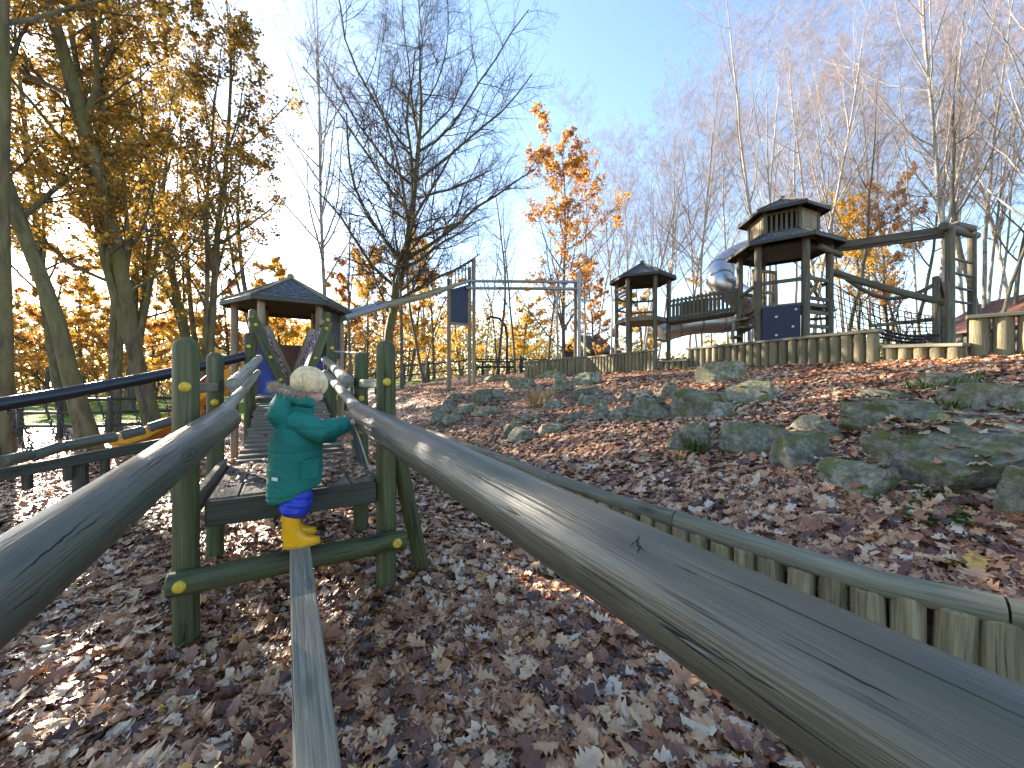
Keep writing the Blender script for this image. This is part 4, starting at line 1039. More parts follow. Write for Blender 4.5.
# ------------------------------------------------------------------ fences
def fence(label, pts, step, h, rails, mat='dark', pr=.055):
    q = [Vector((x, y, hgt(x, y))) for x, y in pts]
    t_ = thing('post_and_rail_fence', label, 'fence', q[0])
    P_ = []
    for a, b in zip(q[:-1], q[1:]):
        m = max(1, round((b-a).length/step))
        for i in range(m): x = a.lerp(b, i/m); P_.append(Vector((x.x, x.y, hgt(x.x, x.y))))
    P_.append(q[-1])
    for p in P_: MB().log(p-Vector((0, 0, .2)), p+Vector((0, 0, h)), pr, n=8, seg=2).build('post', M[mat], t_)
    for z in rails:
        for a, b in zip(P_[:-1], P_[1:]): MB().log(a+Vector((0, 0, z*h)), b+Vector((0, 0, z*h+random.gauss(0, .015))), .038, n=8, seg=2).build('rail', M[mat], t_)
XY = lambda px, Y: ((px-CX)/F*Y, Y)
fence('dark three-rail fence behind the chain walk, in front of the sunny lawn', [(-15, 9.2), XY(20, 9.0), XY(60, 8.9), XY(110, 9.1), XY(178, 9.9)], 1.15, .95, (.3, .62, .95))
fence('long dark post-and-rail fence running from the hut to behind the navy board screen', [XY(258, 12.5), XY(345, 16.5), XY(450, 21), XY(520, 23.5)], 1.5, 1.05, (.45, .9), pr=.08)
fence('distant post-and-rail fence behind the horizontal bars', [XY(522, 23.6), XY(610, 25), XY(700, 25)], 1.6, 1.0, (.45, .9), pr=.07)
fence('far fence seen low between tower and ladder posts', [XY(760, 17), XY(860, 16), XY(960, 15.5)], 1.7, 1.0, (.4, .9), 'tower', pr=.07)

# hooked pole and picnic bench far off
hk = onground(507, 22); o = thing('hooked_pole', 'thin dark pole with a curved hook top beyond the fence', 'pole', hk)
MB().tube([hk-Vector((0, 0, .2)), hk+Vector((0, 0, 2.2)), hk+Vector((-.1, 0, 2.8)), hk+Vector((-.45, 0, 3.2)), hk+Vector((-.9, 0, 3.3)), hk+Vector((-1.15, 0, 3.1))], [.09, .08, .075, .07, .065, .06], 10).build('shaft', M['lamp'], o)
bn = onground(496, 20.5); o = thing('picnic_bench', 'dark picnic bench standing beyond the fence behind the board screen', 'bench', bn)
MB().box(bn+Vector((0, 0, .72)), (1.9, .7, .06)).build('table_top', M['dark'], o)
for s in (-1, 1):
    MB().box(bn+Vector((0, s*.62, .45)), (1.9, .25, .05)).build('seat', M['dark'], o)
    MB().plank(bn+Vector((s*.7, -.65, 0)), bn+Vector((s*.7, -.25, .7)), .08, .08).build('leg', M['dark'], o)
    MB().plank(bn+Vector((s*.7, .65, 0)), bn+Vector((s*.7, .25, .7)), .08, .08).build('leg', M['dark'], o)

# ------------------------------------------------------------------ rocks
ROCKS = [  # x0, x1, ytop, ybottom, what tells it apart, flatness
 (888, 1016, 428, 497, 'largest boulder on the slope, flat-topped with a dark overhang', 0),
 (820, 902, 464, 498, 'flat mossy boulder leaning against the left of the largest boulder', 1),
 (773, 828, 438, 471, 'grey-green rounded boulder left of the flat mossy boulder', 0),
 (854, 933, 404, 434, 'yellow-mossy oval boulder above the flat mossy boulder', 0),
 (785, 836, 416, 440, 'dark green flattish rock just above the grey-green rounded boulder', 1),
 (722, 778, 425, 455, 'dark boulder with a mossy left face in the middle of the slope', 0),
 (669, 708, 425, 453, 'slanted flat-topped rock with a green tuft on its front', 1),
 (1003, 1050, 474, 523, 'bright mossy boulder cut by the right edge of the view', 0),
 (918, 1018, 412, 442, 'broad flat slab with leaves behind the largest boulder', 1),
 (958, 1040, 383, 415, 'long sunlit yellow-green slab at the right edge', 1),
 (912, 972, 373, 390, 'low grassy slab near the tall palisade at the right', 1),
 (858, 908, 389, 402, 'low grey slab half buried in leaves, upslope of the yellow-mossy boulder', 1),
 (698, 740, 364, 384, 'block with a bright yellow mossy face just below the long sunlit palisade', 0),
 (725, 782, 383, 405, 'wedge-shaped dark green boulder right of centre on the slope', 0),
 (675, 722, 389, 421, 'big dark craggy boulder left of the wedge-shaped one', 0),
 (631, 674, 400, 423, 'dark squarish boulder left of the big dark craggy boulder', 0),
 (654, 681, 385, 403, 'sunlit yellowish rough rock above the dark squarish boulder', 0),
 (706, 735, 405, 421, 'small ferny rock at the foot of the big dark craggy boulder', 0),
 (610, 630, 409, 422, 'small mossy rock left of the dark squarish boulder', 0),
 (593, 612, 406, 422, 'upright mossy rock in the middle row of the slope', 0),
 (563, 590, 412, 422, 'low dark rock left of the upright mossy rock', 1),
 (636, 653, 392, 403, 'small pale rock in the row left of the sunlit yellowish rock', 0),
 (620, 637, 393, 403, 'small mossy rock, second in the row left of the sunlit yellowish rock', 0),
 (601, 622, 396, 405, 'small flat dark rock, third in the row left of the sunlit yellowish rock', 1),
 (576, 606, 396, 407, 'low dark wedge of rock below the pale-faced block', 1),
 (569, 604, 386, 401, 'pale-faced block with a dark flat top', 1),
 (573, 600, 373, 386, 'dark green slab of rock just below the palisade furthest left', 1),
 (553, 575, 377, 392, 'pale yellowish boulder below the palisade furthest left', 0),
 (540, 563, 370, 379, 'thin slab lying against the palisade furthest left', 1),
 (505, 533, 377, 391, 'angular dark-fronted rock at the head of the left rock steps', 1),
 (483, 508, 375, 384, 'long low ledge at the top left of the rock steps', 1),
 (491, 506, 388, 399, 'small black-shadowed rock below the angular dark-fronted rock', 0),
 (468, 487, 389, 406, 'pale stacked rock in the middle of the left rock steps', 0),
 (449, 463, 393, 402, 'small dark rock topmost left of the rock steps', 0),
 (443, 457, 400, 407, 'thin dark rock second from the top left of the rock steps', 1),
 (437, 458, 405, 414, 'flat dark rock at the left end of the rock steps', 1),
 (457, 474, 404, 415, 'squat grey rock in the lowest left rock steps', 0),
 (475, 496, 407, 417, 'wide dark rock at the right end of the lowest rock steps', 1),
 (431, 443, 412, 424, 'small pale stone at the very foot of the rock steps', 0),
 (443, 458, 414, 425, 'grey stone at the foot of the rock steps, right of the small pale stone', 0),
 (505, 521, 423, 440, 'dark stone left in the trio of stones just above the low palisade', 0),
 (513, 536, 426, 443, 'grey-green stone in the middle of the trio above the low palisade', 0),
 (539, 562, 424, 435, 'low dark stone right in the trio above the low palisade', 1),
 (544, 558, 400, 412, 'dark stone beside the dry straw tuft', 0),
 (514, 543, 415, 424, 'flat leaf-coloured slab above the trio of stones', 1)]
ROCKB = []
def rock(x0, x1, y0, y1, label, flat, seed):
    import bmesh
    g = G((x0+x1)/2, y1-1.5); Y = g.y
    w = (x1-x0)/F*Y*1.04; h = (y1-y0)/F*Y*(1.12 if not flat else .98); dp = w*random.uniform(.55, .75)
    vd = Vector((g.x, g.y, 0)).normalized(); c = g+vd*dp*.42
    bm = bmesh.new(); bmesh.ops.create_cube(bm, size=1.); bmesh.ops.subdivide_edges(bm, edges=bm.edges, cuts=11, use_grid_fill=True)
    so = Vector((seed*7.3, seed*1.7, seed*3.1)); rg = random.Random(seed)
    pl = [Vector((rg.gauss(0, 1), rg.gauss(0, 1), rg.uniform(-.2, .7))).normalized() for _ in range(7)]
    dl = [rg.uniform(.27, .46) for _ in pl]
    for v in bm.verts:
        p = v.co.copy(); e_ = 6. if flat else 4.5
        r = (abs(2*p.x)**e_+abs(2*p.y)**e_+abs(2*p.z)**e_)**(1/e_); p = p/r if r > 0 else p
        for n_, d_ in zip(pl, dl):
            k = p.dot(n_)-d_
            if k > 0: p -= n_*k*.97
        n1 = noise.fractal(p*2.6+so, .9, 2.1, 6)*.10
        st_ = noise.noise(Vector((p.x*1.2, p.y*1.2, p.z*9))+so)*.075       # strata
        p = p*(1+n1+(st_ if abs(v.co.z) < .49 else st_*.3)+noise.noise(p*11+so)*.03)
        tilt = rg_t = .12*p.x*(1 if seed % 2 else -1)
        v.co = Vector((p.x*w, p.y*dp, (p.z+.5+tilt)*h*1.06-.0))
    me = bpy.data.meshes.new('rock'); bm.to_mesh(me); bm.free()
    me.materials.append(M['rock']); me.polygons.foreach_set('use_smooth', [True]*len(me.polygons))
    try: me.set_sharp_from_angle(angle=R(32))
    except Exception: pass
    o = link_mesh('rock', me); o.location = (c.x, c.y, min(g.z, hgt(c.x, c.y))-.20*h); o.rotation_euler = (0, 0, math.atan2(vd.x, vd.y)*-1+rg.uniform(-.2, .2))
    o.scale = (1.05, 1.05, 1.08)
    tag(o, label, 'rock', 'rocks set in the leafy slope')
    bpy.context.view_layer.update()
    mw = Matrix.Translation(o.location) @ o.rotation_euler.to_matrix().to_4x4() @ Matrix.Diagonal((1.05, 1.05, 1.08, 1))
    vs = [mw @ v.co for v in me.vertices]; bv = BVHTree.FromPolygons(vs, [tuple(p.vertices) for p in me.polygons])
    ROCKB.append((bv, min(v.x for v in vs), max(v.x for v in vs), min(v.y for v in vs), max(v.y for v in vs)))
for i, r_ in enumerate(ROCKS):
    if r_[1] < 570: k = (r_[1]-r_[0])*.14; r_ = (r_[0]-k, r_[1]+k, r_[2]+1, r_[3], r_[4], 1)   # broad ledges
    rock(*r_, i+1)

# ------------------------------------------------------------------ plants
def tuft(label, px, py, n, h, mat, name='grass_tuft', cat='plant', spread=.12, wide=.008, broad=False):
    g = G(px, py); rs = random.Random(int(px*7+py)); V = []; Fq = []; tn = []
    for i in range(n):
        a = rs.random()*6.28; r = spread*math.sqrt(rs.random()); b = Vector((math.cos(a)*r, math.sin(a)*r, 0)); a2 = a+rs.gauss(0, .9)
        o_ = Vector((math.cos(a2), math.sin(a2), 0)); s_ = Vector((-o_.y, o_.x, 0)); hh = h*rs.uniform(.5, 1.1); ln = hh*rs.uniform(.3, 1.0); k = len(V); w = wide*rs.uniform(.7, 1.3)
        zb = hgt(g.x+b.x, g.y+b.y)-g.z-.01; b.z = zb
        m1 = b+o_*ln*.35+Vector((0, 0, hh*.65)); m2 = b+o_*ln+Vector((0, 0, hh*(.75 if broad else .95)))
        V += [b-s_*w*.5, b+s_*w*.5, m1+s_*w*(1.6 if broad else .8), m1-s_*w*(1.6 if broad else .8), m2+s_*w*.1, m2-s_*w*.1]
        Fq += [(k, k+1, k+2, k+3), (k+3, k+2, k+4, k+5)]; tn += [rs.random()]*6
    o = link_mesh(name, npmesh(name, np.array(V), np.array(Fq), [M[mat]], {'tone': np.array(tn)}, smooth=False))
    o.location = g; tag(o, label, cat)
tuft('green seedlings in front of the flat mossy boulder', 846, 503, 60, .07, 'grassb', 'seedling_patch', spread=.16, wide=.016, broad=True)
tuft('small green leafy plants in the leaves below the largest boulder', 938, 517, 70, .08, 'grassb', 'seedling_patch', spread=.17, wide=.018, broad=True)
tuft('green leafy plant trailing under the overhang of the largest boulder', 925, 493, 40, .08, 'grassb', 'seedling_patch', spread=.1, wide=.016, broad=True)
tuft('green grass tuft on the front of the slanted flat-topped rock', 697, 452, 90, .22, 'grassb', spread=.10)
tuft('bright grass tuft beside the low grassy slab at the right', 931, 388, 120, .16, 'grassb', spread=.22)
tuft('second grass tuft on the low grassy slab, nearer the palisade', 960, 384, 70, .15, 'grassb', spread=.16)
tuft('grass tuft at the edge of the long sunlit slab', 955, 409, 60, .12, 'grassb', spread=.14)
tuft('little grass tuft by the low grey slab', 880, 400, 60, .12, 'grassb', spread=.16)
tuft('dry straw-coloured tuft between the rocks in the middle of the slope', 540, 405, 160, .42, 'straw', 'dry_grass_tuft', spread=.25)
# ------------------------------------------------------------------ fallen leaves
def leaf_outline(nl, rs):
    """a lobed oak leaf as a centre line with left and right points: (x along, y across)"""
    xs = np.linspace(0, 1, nl); w = np.sin(np.pi*np.clip(xs*.93+.04, 0, 1))**.8*.30
    lob = np.where(np.arange(nl) % 2 == 1, 1.22, .66) if nl > 5 else 1.; w = w*lob; w[0] = .015; w[-1] = .03
    return xs, w
def litter():
    rs = np.random.default_rng(77)
    def sample(n, y0, y1, pw, margin):
        Y = y0+(y1-y0)*rs.random(n)**pw; X = (rs.random(n)*2-1)*(1.36*np.maximum(Y, .2)+margin); X = np.where(X > 0, X*(1+1.6*margin/(1.36*Y+margin)*rs.random(n)**.5), X); return X, Y
    bands = [(38000, .25, 3.2, .72, 1.2, 11, .084), (60000, 3.2, 7.5, .8, 1.6, 7, .076), (62000, 7.5, 17, .75, 2.5, 4, .080), (9000, 16, 30, .9, 3, 4, .12)]
    Vs, Fs, Ts = [], [], []; base = 0
    def emit(px, py, pz, nx, ny, nl, size, wsc=1., tset=None):
        nonlocal base
        n = len(px); xs, w = leaf_outline(nl, rs); m = nl*3
        L = np.clip(rs.normal(size, size*.27, n), size*.35, size*1.6)[:, None]; wd = rs.uniform(.75, 1.25, n)[:, None]*wsc
        x = (xs[None, :]-.5)*L; hw = w[None, :]*L*wd*(1+rs.normal(0, .10, (n, nl)))
        ca = rs.normal(.0, .38, n)[:, None]; cb = rs.normal(.12, .38, n)[:, None]
        zc = ca*(x**2)/L*1.3+rs.normal(0, .02, (n, nl))*L; ze = zc+cb*np.abs(hw)*.9+rs.normal(0, .035, (n, nl))*L
        loc = np.stack([np.stack([x, hw, ze], 2), np.stack([x, np.zeros_like(hw), zc], 2), np.stack([x, -hw*(1+rs.normal(0, .1, (n, nl))), ze+rs.normal(0, .03, (n, nl))*L], 2)], 1)  # n,3,nl,3
        loc = loc.reshape(n, m, 3)
        th = rs.random(n)*6.283; ti = np.abs(rs.normal(0, .19, n)); ta = rs.random(n)*6.283
        # tilt about a horizontal axis then turn
        c, s = np.cos(th)[:, None], np.sin(th)[:, None]
        X = loc[:, :, 0]*c-loc[:, :, 1]*s; Yv = loc[:, :, 0]*s+loc[:, :, 1]*c; Z = loc[:, :, 2]
        gx = np.tan(ti)*np.cos(ta)+nx; gy = np.tan(ti)*np.sin(ta)+ny
        Z = Z+X*gx[:, None]+Yv*gy[:, None]
        low = Z.min(1); lift = np.abs(rs.normal(0, .010, n))+.004
        V = np.stack([X+px[:, None], Yv+py[:, None], Z-low[:, None]*.55+(pz+lift)[:, None]], 2)
        q = []
        for r in range(2):
            for k in range(nl-1): q.append((r*nl+k, r*nl+k+1, (r+1)*nl+k+1, (r+1)*nl+k))
        q = np.array(q); Fq = (np.arange(n)*m)[:, None, None]+q[None]
        patch = np.array([noise.noise(Vector((a*1.1, b*1.1, 4))) for a, b in zip(px, py)])*.16
        t = np.clip(rs.beta(1.35, 1.6, n)+patch, 0, 1); bright = rs.random(n) < .022; t = np.where(bright, rs.uniform(.93, 1, n), np.minimum(t, .925))
        if tset is not None: t = rs.uniform(*tset, n)
        t = t[:, None]+rs.normal(0, .02, (n, m))
        Vs.append(V.reshape(-1, 3)); Fs.append(Fq.reshape(-1, 4)+base); Ts.append(t.ravel()); base += n*m
    for n, y0, y1, pw, mg, nl, sz in bands:
        X, Y = sample(n, y0, y1, pw, mg); keep, Z, GX, GY = [], [], [], []
        for a, b in zip(X, Y):
            t, l = tl(a, b); s = l-np.interp(t, WT, WL)
            if t < 8.7 and -.16 < s < .02: continue
            if y1 > 8:
                yl = np.interp(a, [-70, -40, -14, -9, -7, -3.5, 6, 60], [9, 11, 12, 13, 16.5, 22.5, 27, 34])
                if b > yl and rs.random() > .10*math.exp(-(b-yl)/3): continue
            z = hgt(a, b); up = False; bad = False
            for bv, xa, xb, ya, yb in ROCKB:
                if xa < a < xb and ya < b < yb:
                    h_, nn, _, _ = bv.ray_cast(Vector((a, b, 9)), Vector((0, 0, -1)))
                    if h_ is not None and h_.z > z:
                        if abs(nn.z) > .72 and rs.random() < .26: z = h_.z; up = True
                        else: bad = True
                        break
            if bad: continue
            keep.append((a, b)); Z.append(z); GX.append(0. if up else 1.)
        k = np.array(keep); e = np.array(GX); xa_, ya_ = k[:, 0], k[:, 1]
        gx = np.clip((hgt_v(xa_+.05, ya_)-hgt_v(xa_-.05, ya_))/.1, -.5, .5)*e; gy = np.clip((hgt_v(xa_, ya_+.05)-hgt_v(xa_, ya_-.05))/.1, -.5, .5)*e
        emit(xa_, ya_, np.array(Z), gx, gy, nl, sz)
    # a few on the platform and the ramp
    pts = [(B(2.5+.95*rs.random(), -.33+.78*(rs.random()**.75), .671)) for _ in range(230)]+[B(a, rs.uniform(-.3, .42), .667+.36*(a-3.6)/2.4) for a in rs.uniform(3.6, 5.9, 26)]
    p = np.array([q[:] for q in pts]); emit(p[:, 0], p[:, 1], p[:, 2], np.zeros(len(p)), np.zeros(len(p)), 9, .055)
    X, Y = sample(420, .5, 9, .7, 1.); q = np.array([(a, b, hgt(a, b)+.012) for a, b in zip(X, Y) if not -.25 < tl(a, b)[1]-np.interp(tl(a, b)[0], WT, WL) < .1])
    emit(q[:, 0], q[:, 1], q[:, 2], np.zeros(len(q)), np.zeros(len(q)), 5, .17, .07, (.05, .3))     # fallen twigs
    V = np.concatenate(Vs); Fq = np.concatenate(Fs)
    o = link_mesh('fallen_leaves', npmesh('fallen_leaves', V, Fq, [M['litter']], {'tone': np.concatenate(Ts)}))
    tag(o, 'carpet of fallen brown oak leaves over ground and rocks', 'leaves', kind='stuff')
    print('LITTER', len(V), len(Fq))
litter()
# ------------------------------------------------------------------ the child
def voxel(mb, name, mats, parent, size, it=3, fac=.5, post=None):
    """join overlapping closed shapes into one continuous skin"""
    o = mb.build(name+'_raw', mats[0]); md = o.modifiers.new('r', 'REMESH'); md.mode = 'VOXEL'; md.voxel_size = size; md.use_smooth_shade = True
    ms = o.modifiers.new('s', 'SMOOTH'); ms.iterations = it; ms.factor = fac
    dg = bpy.context.evaluated_depsgraph_get(); dg.update()
    me = bpy.data.meshes.new_from_object(o.evaluated_get(dg)); raw = o.data; bpy.data.objects.remove(o); bpy.data.meshes.remove(raw)
    me.name = name
    if post:
        for v in me.vertices: v.co = post(v.co)
    me.materials.clear()
    for m in mats: me.materials.append(m)
    me.polygons.foreach_set('use_smooth', [True]*len(me.polygons))
    return link_mesh(name, me, parent)
def ell(mb, c, ax, n=20, m=14, rot=None):
    c = Vector(c); vs, fs = [], []
    for i in range(1, m):
        a = math.pi*i/m
        for k in range(n):
            b = 2*math.pi*k/n; v = Vector((ax[0]*math.sin(a)*math.cos(b), ax[1]*math.sin(a)*math.sin(b), ax[2]*math.cos(a)))
            vs.append(c+(rot @ v if rot else v))
    t_ = Vector((0, 0, ax[2])); vs += [c+(rot @ t_ if rot else t_), c-(rot @ t_ if rot else t_)]
    for i in range(m-2):
        for k in range(n): fs.append((i*n+k, i*n+(k+1) % n, (i+1)*n+(k+1) % n, (i+1)*n+k))
    for k in range(n): fs += [(len(vs)-2, (k+1) % n, k), (len(vs)-1, (m-2)*n+k, (m-2)*n+(k+1) % n)]
    return mb.add(vs, fs)
def loft(mb, rings, n=28):
    """rings: (x, y, z, half depth, half width, tilt of the ring plane)"""
    vs, fs = [], []
    for x, y, z, a, b, tl_ in rings:
        for k in range(n):
            an = 2*math.pi*k/n; dx = a*math.cos(an); vs.append(Vector((x+dx, y+b*math.sin(an), z+tl_*dx)))
    for i in range(len(rings)-1):
        for k in range(n): fs.append((i*n+k, i*n+(k+1) % n, (i+1)*n+(k+1) % n, (i+1)*n+k))
    fs += [tuple(range(n))[::-1], tuple(range((len(rings)-1)*n, len(rings)*n))]
    return mb.add(vs, fs)
def child():
    base = B(2.362, .062, .416)
    c = thing('person', 'small blond child in teal hooded coat and yellow boots standing on the narrow beam', 'person', base)
    c.rotation_euler = (0, 0, R(30)); c.scale = (.97, .97, .97)
    off = Vector()
    # local: x the way the child faces, y the child's left, z up
    HD = Vector((.045, .0, .845)); HR = Matrix.Rotation(R(-20), 3, 'Z') @ Matrix.Rotation(R(24), 3, 'Y')
    HR = Matrix.Rotation(R(36), 3, 'Z') @ Matrix.Rotation(R(30), 3, 'Y')
    hd = lambda x, y, z: HD+HR @ Vector((x, y, z))
    b = MB()
    ell(b, HD+HR @ Vector((-.008, 0, .012)), (.090, .074, .082), 28, 20, HR)      # skull
    ell(b, hd(.028, 0, -.034), (.058, .058, .056), 24, 16, HR)                       # face and jaw
    ell(b, hd(.060, 0, -.072), (.022, .026, .018), 16, 10, HR)                       # chin
    for s in (-1, 1):
        ell(b, hd(.055, s*.034, -.036), (.024, .024, .026), 16, 10, HR)              # cheeks
        ell(b, hd(-.004, s*.073, -.014), (.019, .009, .027), 14, 10, HR)             # ears
        ell(b, hd(.072, s*.026, .012), (.012, .02, .008), 12, 8, HR)                 # brows
    ell(b, hd(.090, 0, -.022), (.016, .013, .012), 14, 10, HR); b.tube([hd(.078, 0, .006), hd(.086, 0, -.012)], [.009, .012], 10)   # nose
    for z in (-.047, -.058): ell(b, hd(.080, 0, z), (.010, .020, .006), 14, 8, HR)   # lips
    b.tube([hd(-.012, 0, -.03), Vector((.012, 0, .74)), Vector((-.005, 0, .68))], [.046, .043, .052], 18)   # neck
    loft(b, [(-.02, 0, .30, .075, .085, 0), (-.02, 0, .40, .088, .10, 0), (-.015, 0, .52, .085, .10, 0), (-.015, 0, .63, .078, .105, 0), (-.01, 0, .69, .06, .085, 0), (-.005, 0, .715, .045, .05, 0)], 24)
    for s in (-1, 1):
        b.tube([Vector((-.02, s*.045, .36)), Vector((-.016, s*.056, .25)), Vector((-.040, s*.068, .13)), Vector((-.042, s*.07, .045))], [.062, .046, .026, .022], 16)
        b.tube([Vector((-.058, s*.07, .034)), Vector((-.02, s*.07, .032)), Vector((.035, s*.07, .022))], [.018, .020, .013], 12)
    sh = {-1: [Vector((-.005, -.095, .665)), Vector((.085, -.135, .605)), Vector((.235, -.055, .635))], 1: [Vector((-.005, .095, .665)), Vector((.06, .14, .57)), Vector((.20, .10, .56))]}
    for s in (-1, 1):
        S_, E_, W_ = sh[s]; b.tube([S_, E_, W_], [.042, .034, .023], 14)
        d = (W_-E_).normalized(); up = Vector((0, 0, 1)) if s < 0 else Vector((0, 0, 1)); sd = d.cross(up).normalized(); up = sd.cross(d).normalized()
        pm = W_+d*.042
        b.tube([W_-d*.005, W_+d*.02, W_+d*.052], [.021, .026, .025], 14, flat=.62)   # palm
        bend = -.6
        for k, (o_, L) in enumerate(((-.020, .034), (-.0068, .040), (.0068, .037), (.019, .029))):
            p0 = W_+d*.046+sd*o_*.9; p1 = p0+d*L*.5+sd*o_*.15-up*.003; p2 = p1+d*L*.36-up*L*.30; p3 = p2+d*L*.12-up*L*.38
            b.tube([p0-d*.012, p0, p1, p2, p3], [.0072, .0074, .0068, .0062, .0046], 10)
        ts = -1 if s < 0 else 1
        q0 = W_+d*.022-sd*ts*.018; b.tube([q0, q0+d*.016-sd*ts*.014-up*.006, q0+d*.034-sd*ts*.016-up*.012], [.0095, .0085, .0062], 10)
    body = voxel(b, 'body', [M['skin']], c, .0034, 4, .5)
    e_ = MB(); l_ = MB()
    for s in (-1, 1): ell(e_, hd(.076, s*.027, -.004), (.008, .0105, .0075), 14, 10, HR)
    e_.build('eyes', M['eye'], None).parent = body
    ell(l_, hd(.0845, 0, -.0525), (.0075, .017, .0065), 14, 8, HR); l_.build('mouth', M['lip'], None).parent = body
    # coat: one skin of body, sleeves, hood and collar
    k_ = MB()
    loft(k_, [(-.022, 0, .268, .128, .128, .36), (-.024, 0, .290, .136, .138, .34), (-.024, 0, .36, .137, .138, .22), (-.022, 0, .45, .134, .136, .12), (-.020, 0, .54, .130, .132, .05), (-.018, 0, .61, .118, .128, .0), (-.016, 0, .665, .098, .118, .0), (-.006, 0, .705, .072, .085, -.1), (.006, 0, .745, .068, .072, -.15), (.014, 0, .772, .066, .068, -.2)], 36)
    for s in (-1, 1):
        S_, E_, W_ = sh[s]; d = (W_-E_).normalized()
        k_.tube([Vector((-.02, s*.03, .655)), S_+Vector((-.008, -s*.012, -.004)), S_.lerp(E_, .35), S_.lerp(E_, .75), E_, E_.lerp(W_, .5), W_-d*.03, W_-d*.008, W_-d*.004], [.035, .063, .064, .061, .060, .056, .050, .046, .034], 22)
    # hood hanging at the back
    loft(k_, [(-.070, 0, .625, .050, .060, 0), (-.080, 0, .65, .062, .088, 0), (-.090, 0, .69, .068, .110, .1), (-.086, 0, .755, .066, .116, .15), (-.068, 0, .80, .056, .106, .1), (-.06, 0, .832, .045, .095, 0)], 28)
    for s in (-1, 1): k_.tube([Vector((-.07, s*.085, .80)), Vector((.0, s*.093, .775)), Vector((.06, s*.066, .755))], [.03, .032, .026], 14)
    def wr(v):
        q = Vector(v); n1 = noise.noise(Vector((q.x*8+3, q.y*8, q.z*17)))*.0050; n2 = noise.noise(Vector((q.x*26, q.y*26, q.z*34+5)))*.003
        n3 = -abs(noise.noise(Vector((q.x*13+9, q.y*13, q.z*24))))*.0065
        ctr = Vector((-.02, 0, q.z)); d = (q-ctr); d.z = 0
        arm = q.x > .13
        # ribbed folds round the sleeve, quilting seams round the body
        rb = math.sin(q.x*95+q.z*40+4*noise.noise(q*9))*.0034 if arm else -.0045*math.exp(-((q.z-.50)/.008)**2)-.004*math.exp(-((q.z-.625)/.007)**2)-.004*math.exp(-((q.z-.285-.2*(q.x+.02))/.006)**2)
        return q+(d.normalized() if d.length > .01 and not arm else Vector((0, -.6, .4)))*(n1+n2+n3+rb)
    coat = voxel(k_, 'coat', [M['coat']], c, .0048, 3, .5, wr)
    fz = MB()                              # fur round the hood opening
    ring = []
    for i in range(41):
        a = -2.05+4.1*i/40
        ring.append(Vector((-.030-.098*math.cos(a), .118*math.sin(a), .842-.030*(1-math.cos(a)))))
    fz.tube(ring, .014, 10)
    rg = random.Random(4)
    for i in range(2600):
        k = rg.random()*39.9; j = int(k); p = ring[j].lerp(ring[j+1], k-j); d = Vector((rg.gauss(0, 1), rg.gauss(0, 1), rg.gauss(.3, 1))).normalized()
        L = rg.uniform(.020, .040); o2 = d.orthogonal().normalized(); w = .0024; dr = Vector((rg.gauss(0, .5), rg.gauss(0, .5), rg.gauss(-.1, .5)))*L*.4
        fz.add([p+o2*w, p-o2*w*.5+d.cross(o2)*w, p-o2*w*.5-d.cross(o2)*w, p+d*L+dr], [(0, 1, 3), (1, 2, 3), (2, 0, 3)])
    f_ = fz.build('fur_trim', M['fur']); f_.parent = coat
    pk = MB(); pk.box((.045, -.128, .455), (.085, .012, .016), rz=.35); pk.box((.04, -.131, .405), (.085, .008, .09), rz=.35, bev=.004)
    pk.build('pocket', M['coat']).parent = coat
    tb = MB(); tb.box((-.118, -.098, .372), (.042, .006, .016), rz=-.95); tb.build('reflective_tab', M['reflect']).parent = coat
    # trousers, bloused over the boots
    t_ = MB()
    loft(t_, [(-.015, 0, .29, .085, .105, 0), (-.015, 0, .36, .09, .11, 0), (-.015, 0, .42, .085, .10, 0)], 24)
    for s in (-1, 1): t_.tube([Vector((-.015, s*.045, .34)), Vector((-.014, s*.055, .285)), Vector((-.020, s*.064, .225)), Vector((-.034, s*.07, .182)), Vector((-.040, s*.07, .162))], [.064, .070, .078, .072, .052], 22)
    tw_ = lambda v: Vector(v)+Vector((noise.noise(Vector((v.x*14, v.y*14, v.z*38))), noise.noise(Vector((v.x*14+7, v.y*14, v.z*38))), 0))*.009
    voxel(t_, 'trousers', [M['trouser']], c, .0048, 2, .5, tw_)
    for s in (-1, 1):
        q = MB(); y = s*.07; x0 = -.033+(.006 if s > 0 else 0)
        x0 = -.043+(.004 if s > 0 else 0)
        rings = [(x0+.048, y, .0, .082, .034, 0), (x0+.048, y, .004, .088, .038, 0), (x0+.048, y, .016, .089, .039, 0), (x0+.047, y, .018, .085, .036, 0), (x0+.047, y, .030, .086, .037, -.02), (x0+.040, y, .044, .080, .037, -.12), (x0+.022, y, .060, .062, .038, -.25), (x0+.008, y, .078, .048, .039, -.22), (x0+.002, y, .100, .042, .040, -.08), (x0, y, .135, .041, .040, 0), (x0, y, .183, .044, .044, 0), (x0, y, .187, .044, .044, 0), (x0, y, .19, .040, .040, 0)]
        q = MB(); loft(q, rings, 32)
        me_ = q.build('boot', M['boot'], None); me_.parent = c
        if s > 0: me_.rotation_euler = (0, 0, R(5)); me_.location = (-.006, .016, 0)
        sq = MB(); loft(sq, [(x0+.048, y, -.004, .084, .036, 0), (x0+.048, y, .000, .0915, .041, 0), (x0+.048, y, .010, .0915, .041, 0), (x0+.048, y, .0115, .085, .036, 0)], 32)
        so__ = sq.build('sole', M['sole'], None); so__.parent = me_
        for v in me_.data.vertices: v.co += Vector((noise.noise(v.co*22), noise.noise(v.co*22+Vector((5, 0, 0))), 0))*.002*min(1, v.co.z*20)
    # hair: a cap of locks swept from the crown
    h_ = MB(); ell(h_, hd(-.012, 0, .018), (.094, .079, .083), 30, 22, HR)
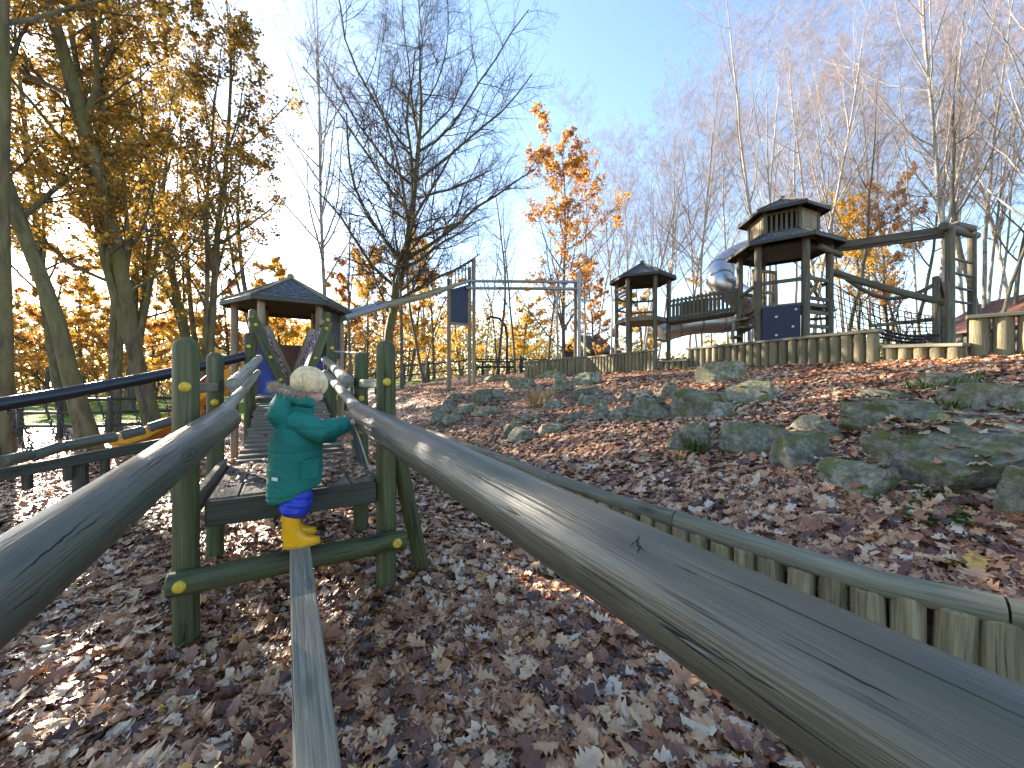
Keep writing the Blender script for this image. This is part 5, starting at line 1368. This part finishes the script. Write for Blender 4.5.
    ho = h_.build('hair', M['hair']); ho.parent = c; me = ho.data
    import bmesh
    bm = bmesh.new(); bm.from_mesh(me); iv = HR.transposed()
    def bald(p):
        q = iv @ (p-HD); return (q.x > .052 and q.z < .034+.02*(q.x-.05)) or (q.x > .018 and q.z < .0) or (q.x > -.028 and q.z < -.018) or q.z < -.062
    bmesh.ops.delete(bm, geom=[f for f in bm.faces if bald(f.calc_center_median())], context='FACES')
    bm.to_mesh(me); bm.free()
    lk = MB(); cr = Vector((-.045, 0, .09))
    rg = random.Random(9)
    ax = Vector((.097, .082, .086)); oc = Vector((-.012, 0, .018))
    for i in range(900):
        th = rg.uniform(0, 6.283); e0 = abs(rg.gauss(0, .9)); pts = []; L = rg.uniform(.7, 1.2); ph = noise.noise(Vector((math.cos(th)*2.5, math.sin(th)*2.5, 2)))*.35
        for k in range(8):
            f = k/7; e2 = e0+L*f; az2 = th+.18*f+ph*f
            dv = Vector((math.sin(e2)*math.cos(az2), math.sin(e2)*math.sin(az2), math.cos(e2)))
            dv = Matrix.Rotation(R(-16), 3, 'Y') @ dv
            lift = 1.004+.035*noise.noise(Vector((math.cos(az2)*3, math.sin(az2)*3, e2*1.2)))+.012*math.sin(3.1*f)+rg.uniform(0, .006)
            pts.append(oc+Vector((dv.x*ax.x, dv.y*ax.y, dv.z*ax.z))*lift)
        while len(pts) > 2 and ((pts[-1].x > .060 and pts[-1].z < .008) or (pts[-1].x > .026 and pts[-1].z < -.024) or (pts[-1].x > -.02 and pts[-1].z < -.042) or pts[-1].z < -.088): pts.pop()
        if len(pts) < 3: continue
        pw = [hd(*q) for q in pts]
        lk.tube(pw, [.0012]+[.0026]*(len(pw)-2)+[.0005], 4, False)
    lo = lk.build('locks', M['hair']); lo.parent = ho
    return c
child()
# ------------------------------------------------------------------ light, sky, camera
SUN_AZ, SUN_EL = -52.0, 18.5           # degrees from straight ahead (left), above the horizon
sd_ = Vector((math.sin(R(SUN_AZ))*math.cos(R(SUN_EL)), math.cos(R(SUN_AZ))*math.cos(R(SUN_EL)), math.sin(R(SUN_EL))))
ld = bpy.data.lights.new('sun', 'SUN'); ld.energy = 5.0; ld.angle = R(.53); ld.color = (1., .87, .70)
so_ = bpy.data.objects.new('sun', ld); COL.objects.link(so_); so_.rotation_euler = sd_.to_track_quat('Z', 'Y').to_euler(); so_.location = (-20, 16, 12)
w = bpy.data.worlds.new('World'); SC.world = w; w.use_nodes = True; nt = w.node_tree
sky = nt.nodes.new('ShaderNodeTexSky'); sky.sky_type = 'NISHITA'; sky.sun_disc = False
sky.sun_elevation = R(SUN_EL); sky.sun_rotation = R(SUN_AZ)
sky.air_density = 1.0; sky.dust_density = .6; sky.ozone_density = 1.8; sky.altitude = 50
bg = nt.nodes['Background']; bg.inputs['Strength'].default_value = .085
nt.links.new(sky.outputs[0], bg.inputs[0])
cam = bpy.data.cameras.new('camera'); cam.sensor_width = 36; cam.sensor_fit = 'HORIZONTAL'; cam.lens = F/1024*36
cam.clip_start = .03; cam.clip_end = 1500
co = bpy.data.objects.new('camera', cam); COL.objects.link(co); co.location = (0, 0, EYE); co.rotation_euler = (R(90), 0, 0); SC.camera = co
SC.view_settings.view_transform = 'Standard'; SC.view_settings.look = 'None'; SC.view_settings.gamma = 1; SC.view_settings.exposure = 2.72
SC.view_settings.use_curve_mapping = False
SC.cycles.max_bounces = 6; SC.cycles.diffuse_bounces = 3; SC.cycles.glossy_bounces = 3; SC.cycles.transmission_bounces = 4; SC.cycles.transparent_max_bounces = 4
SC.cycles.use_denoising = True; SC.cycles.sample_clamp_indirect = 6.
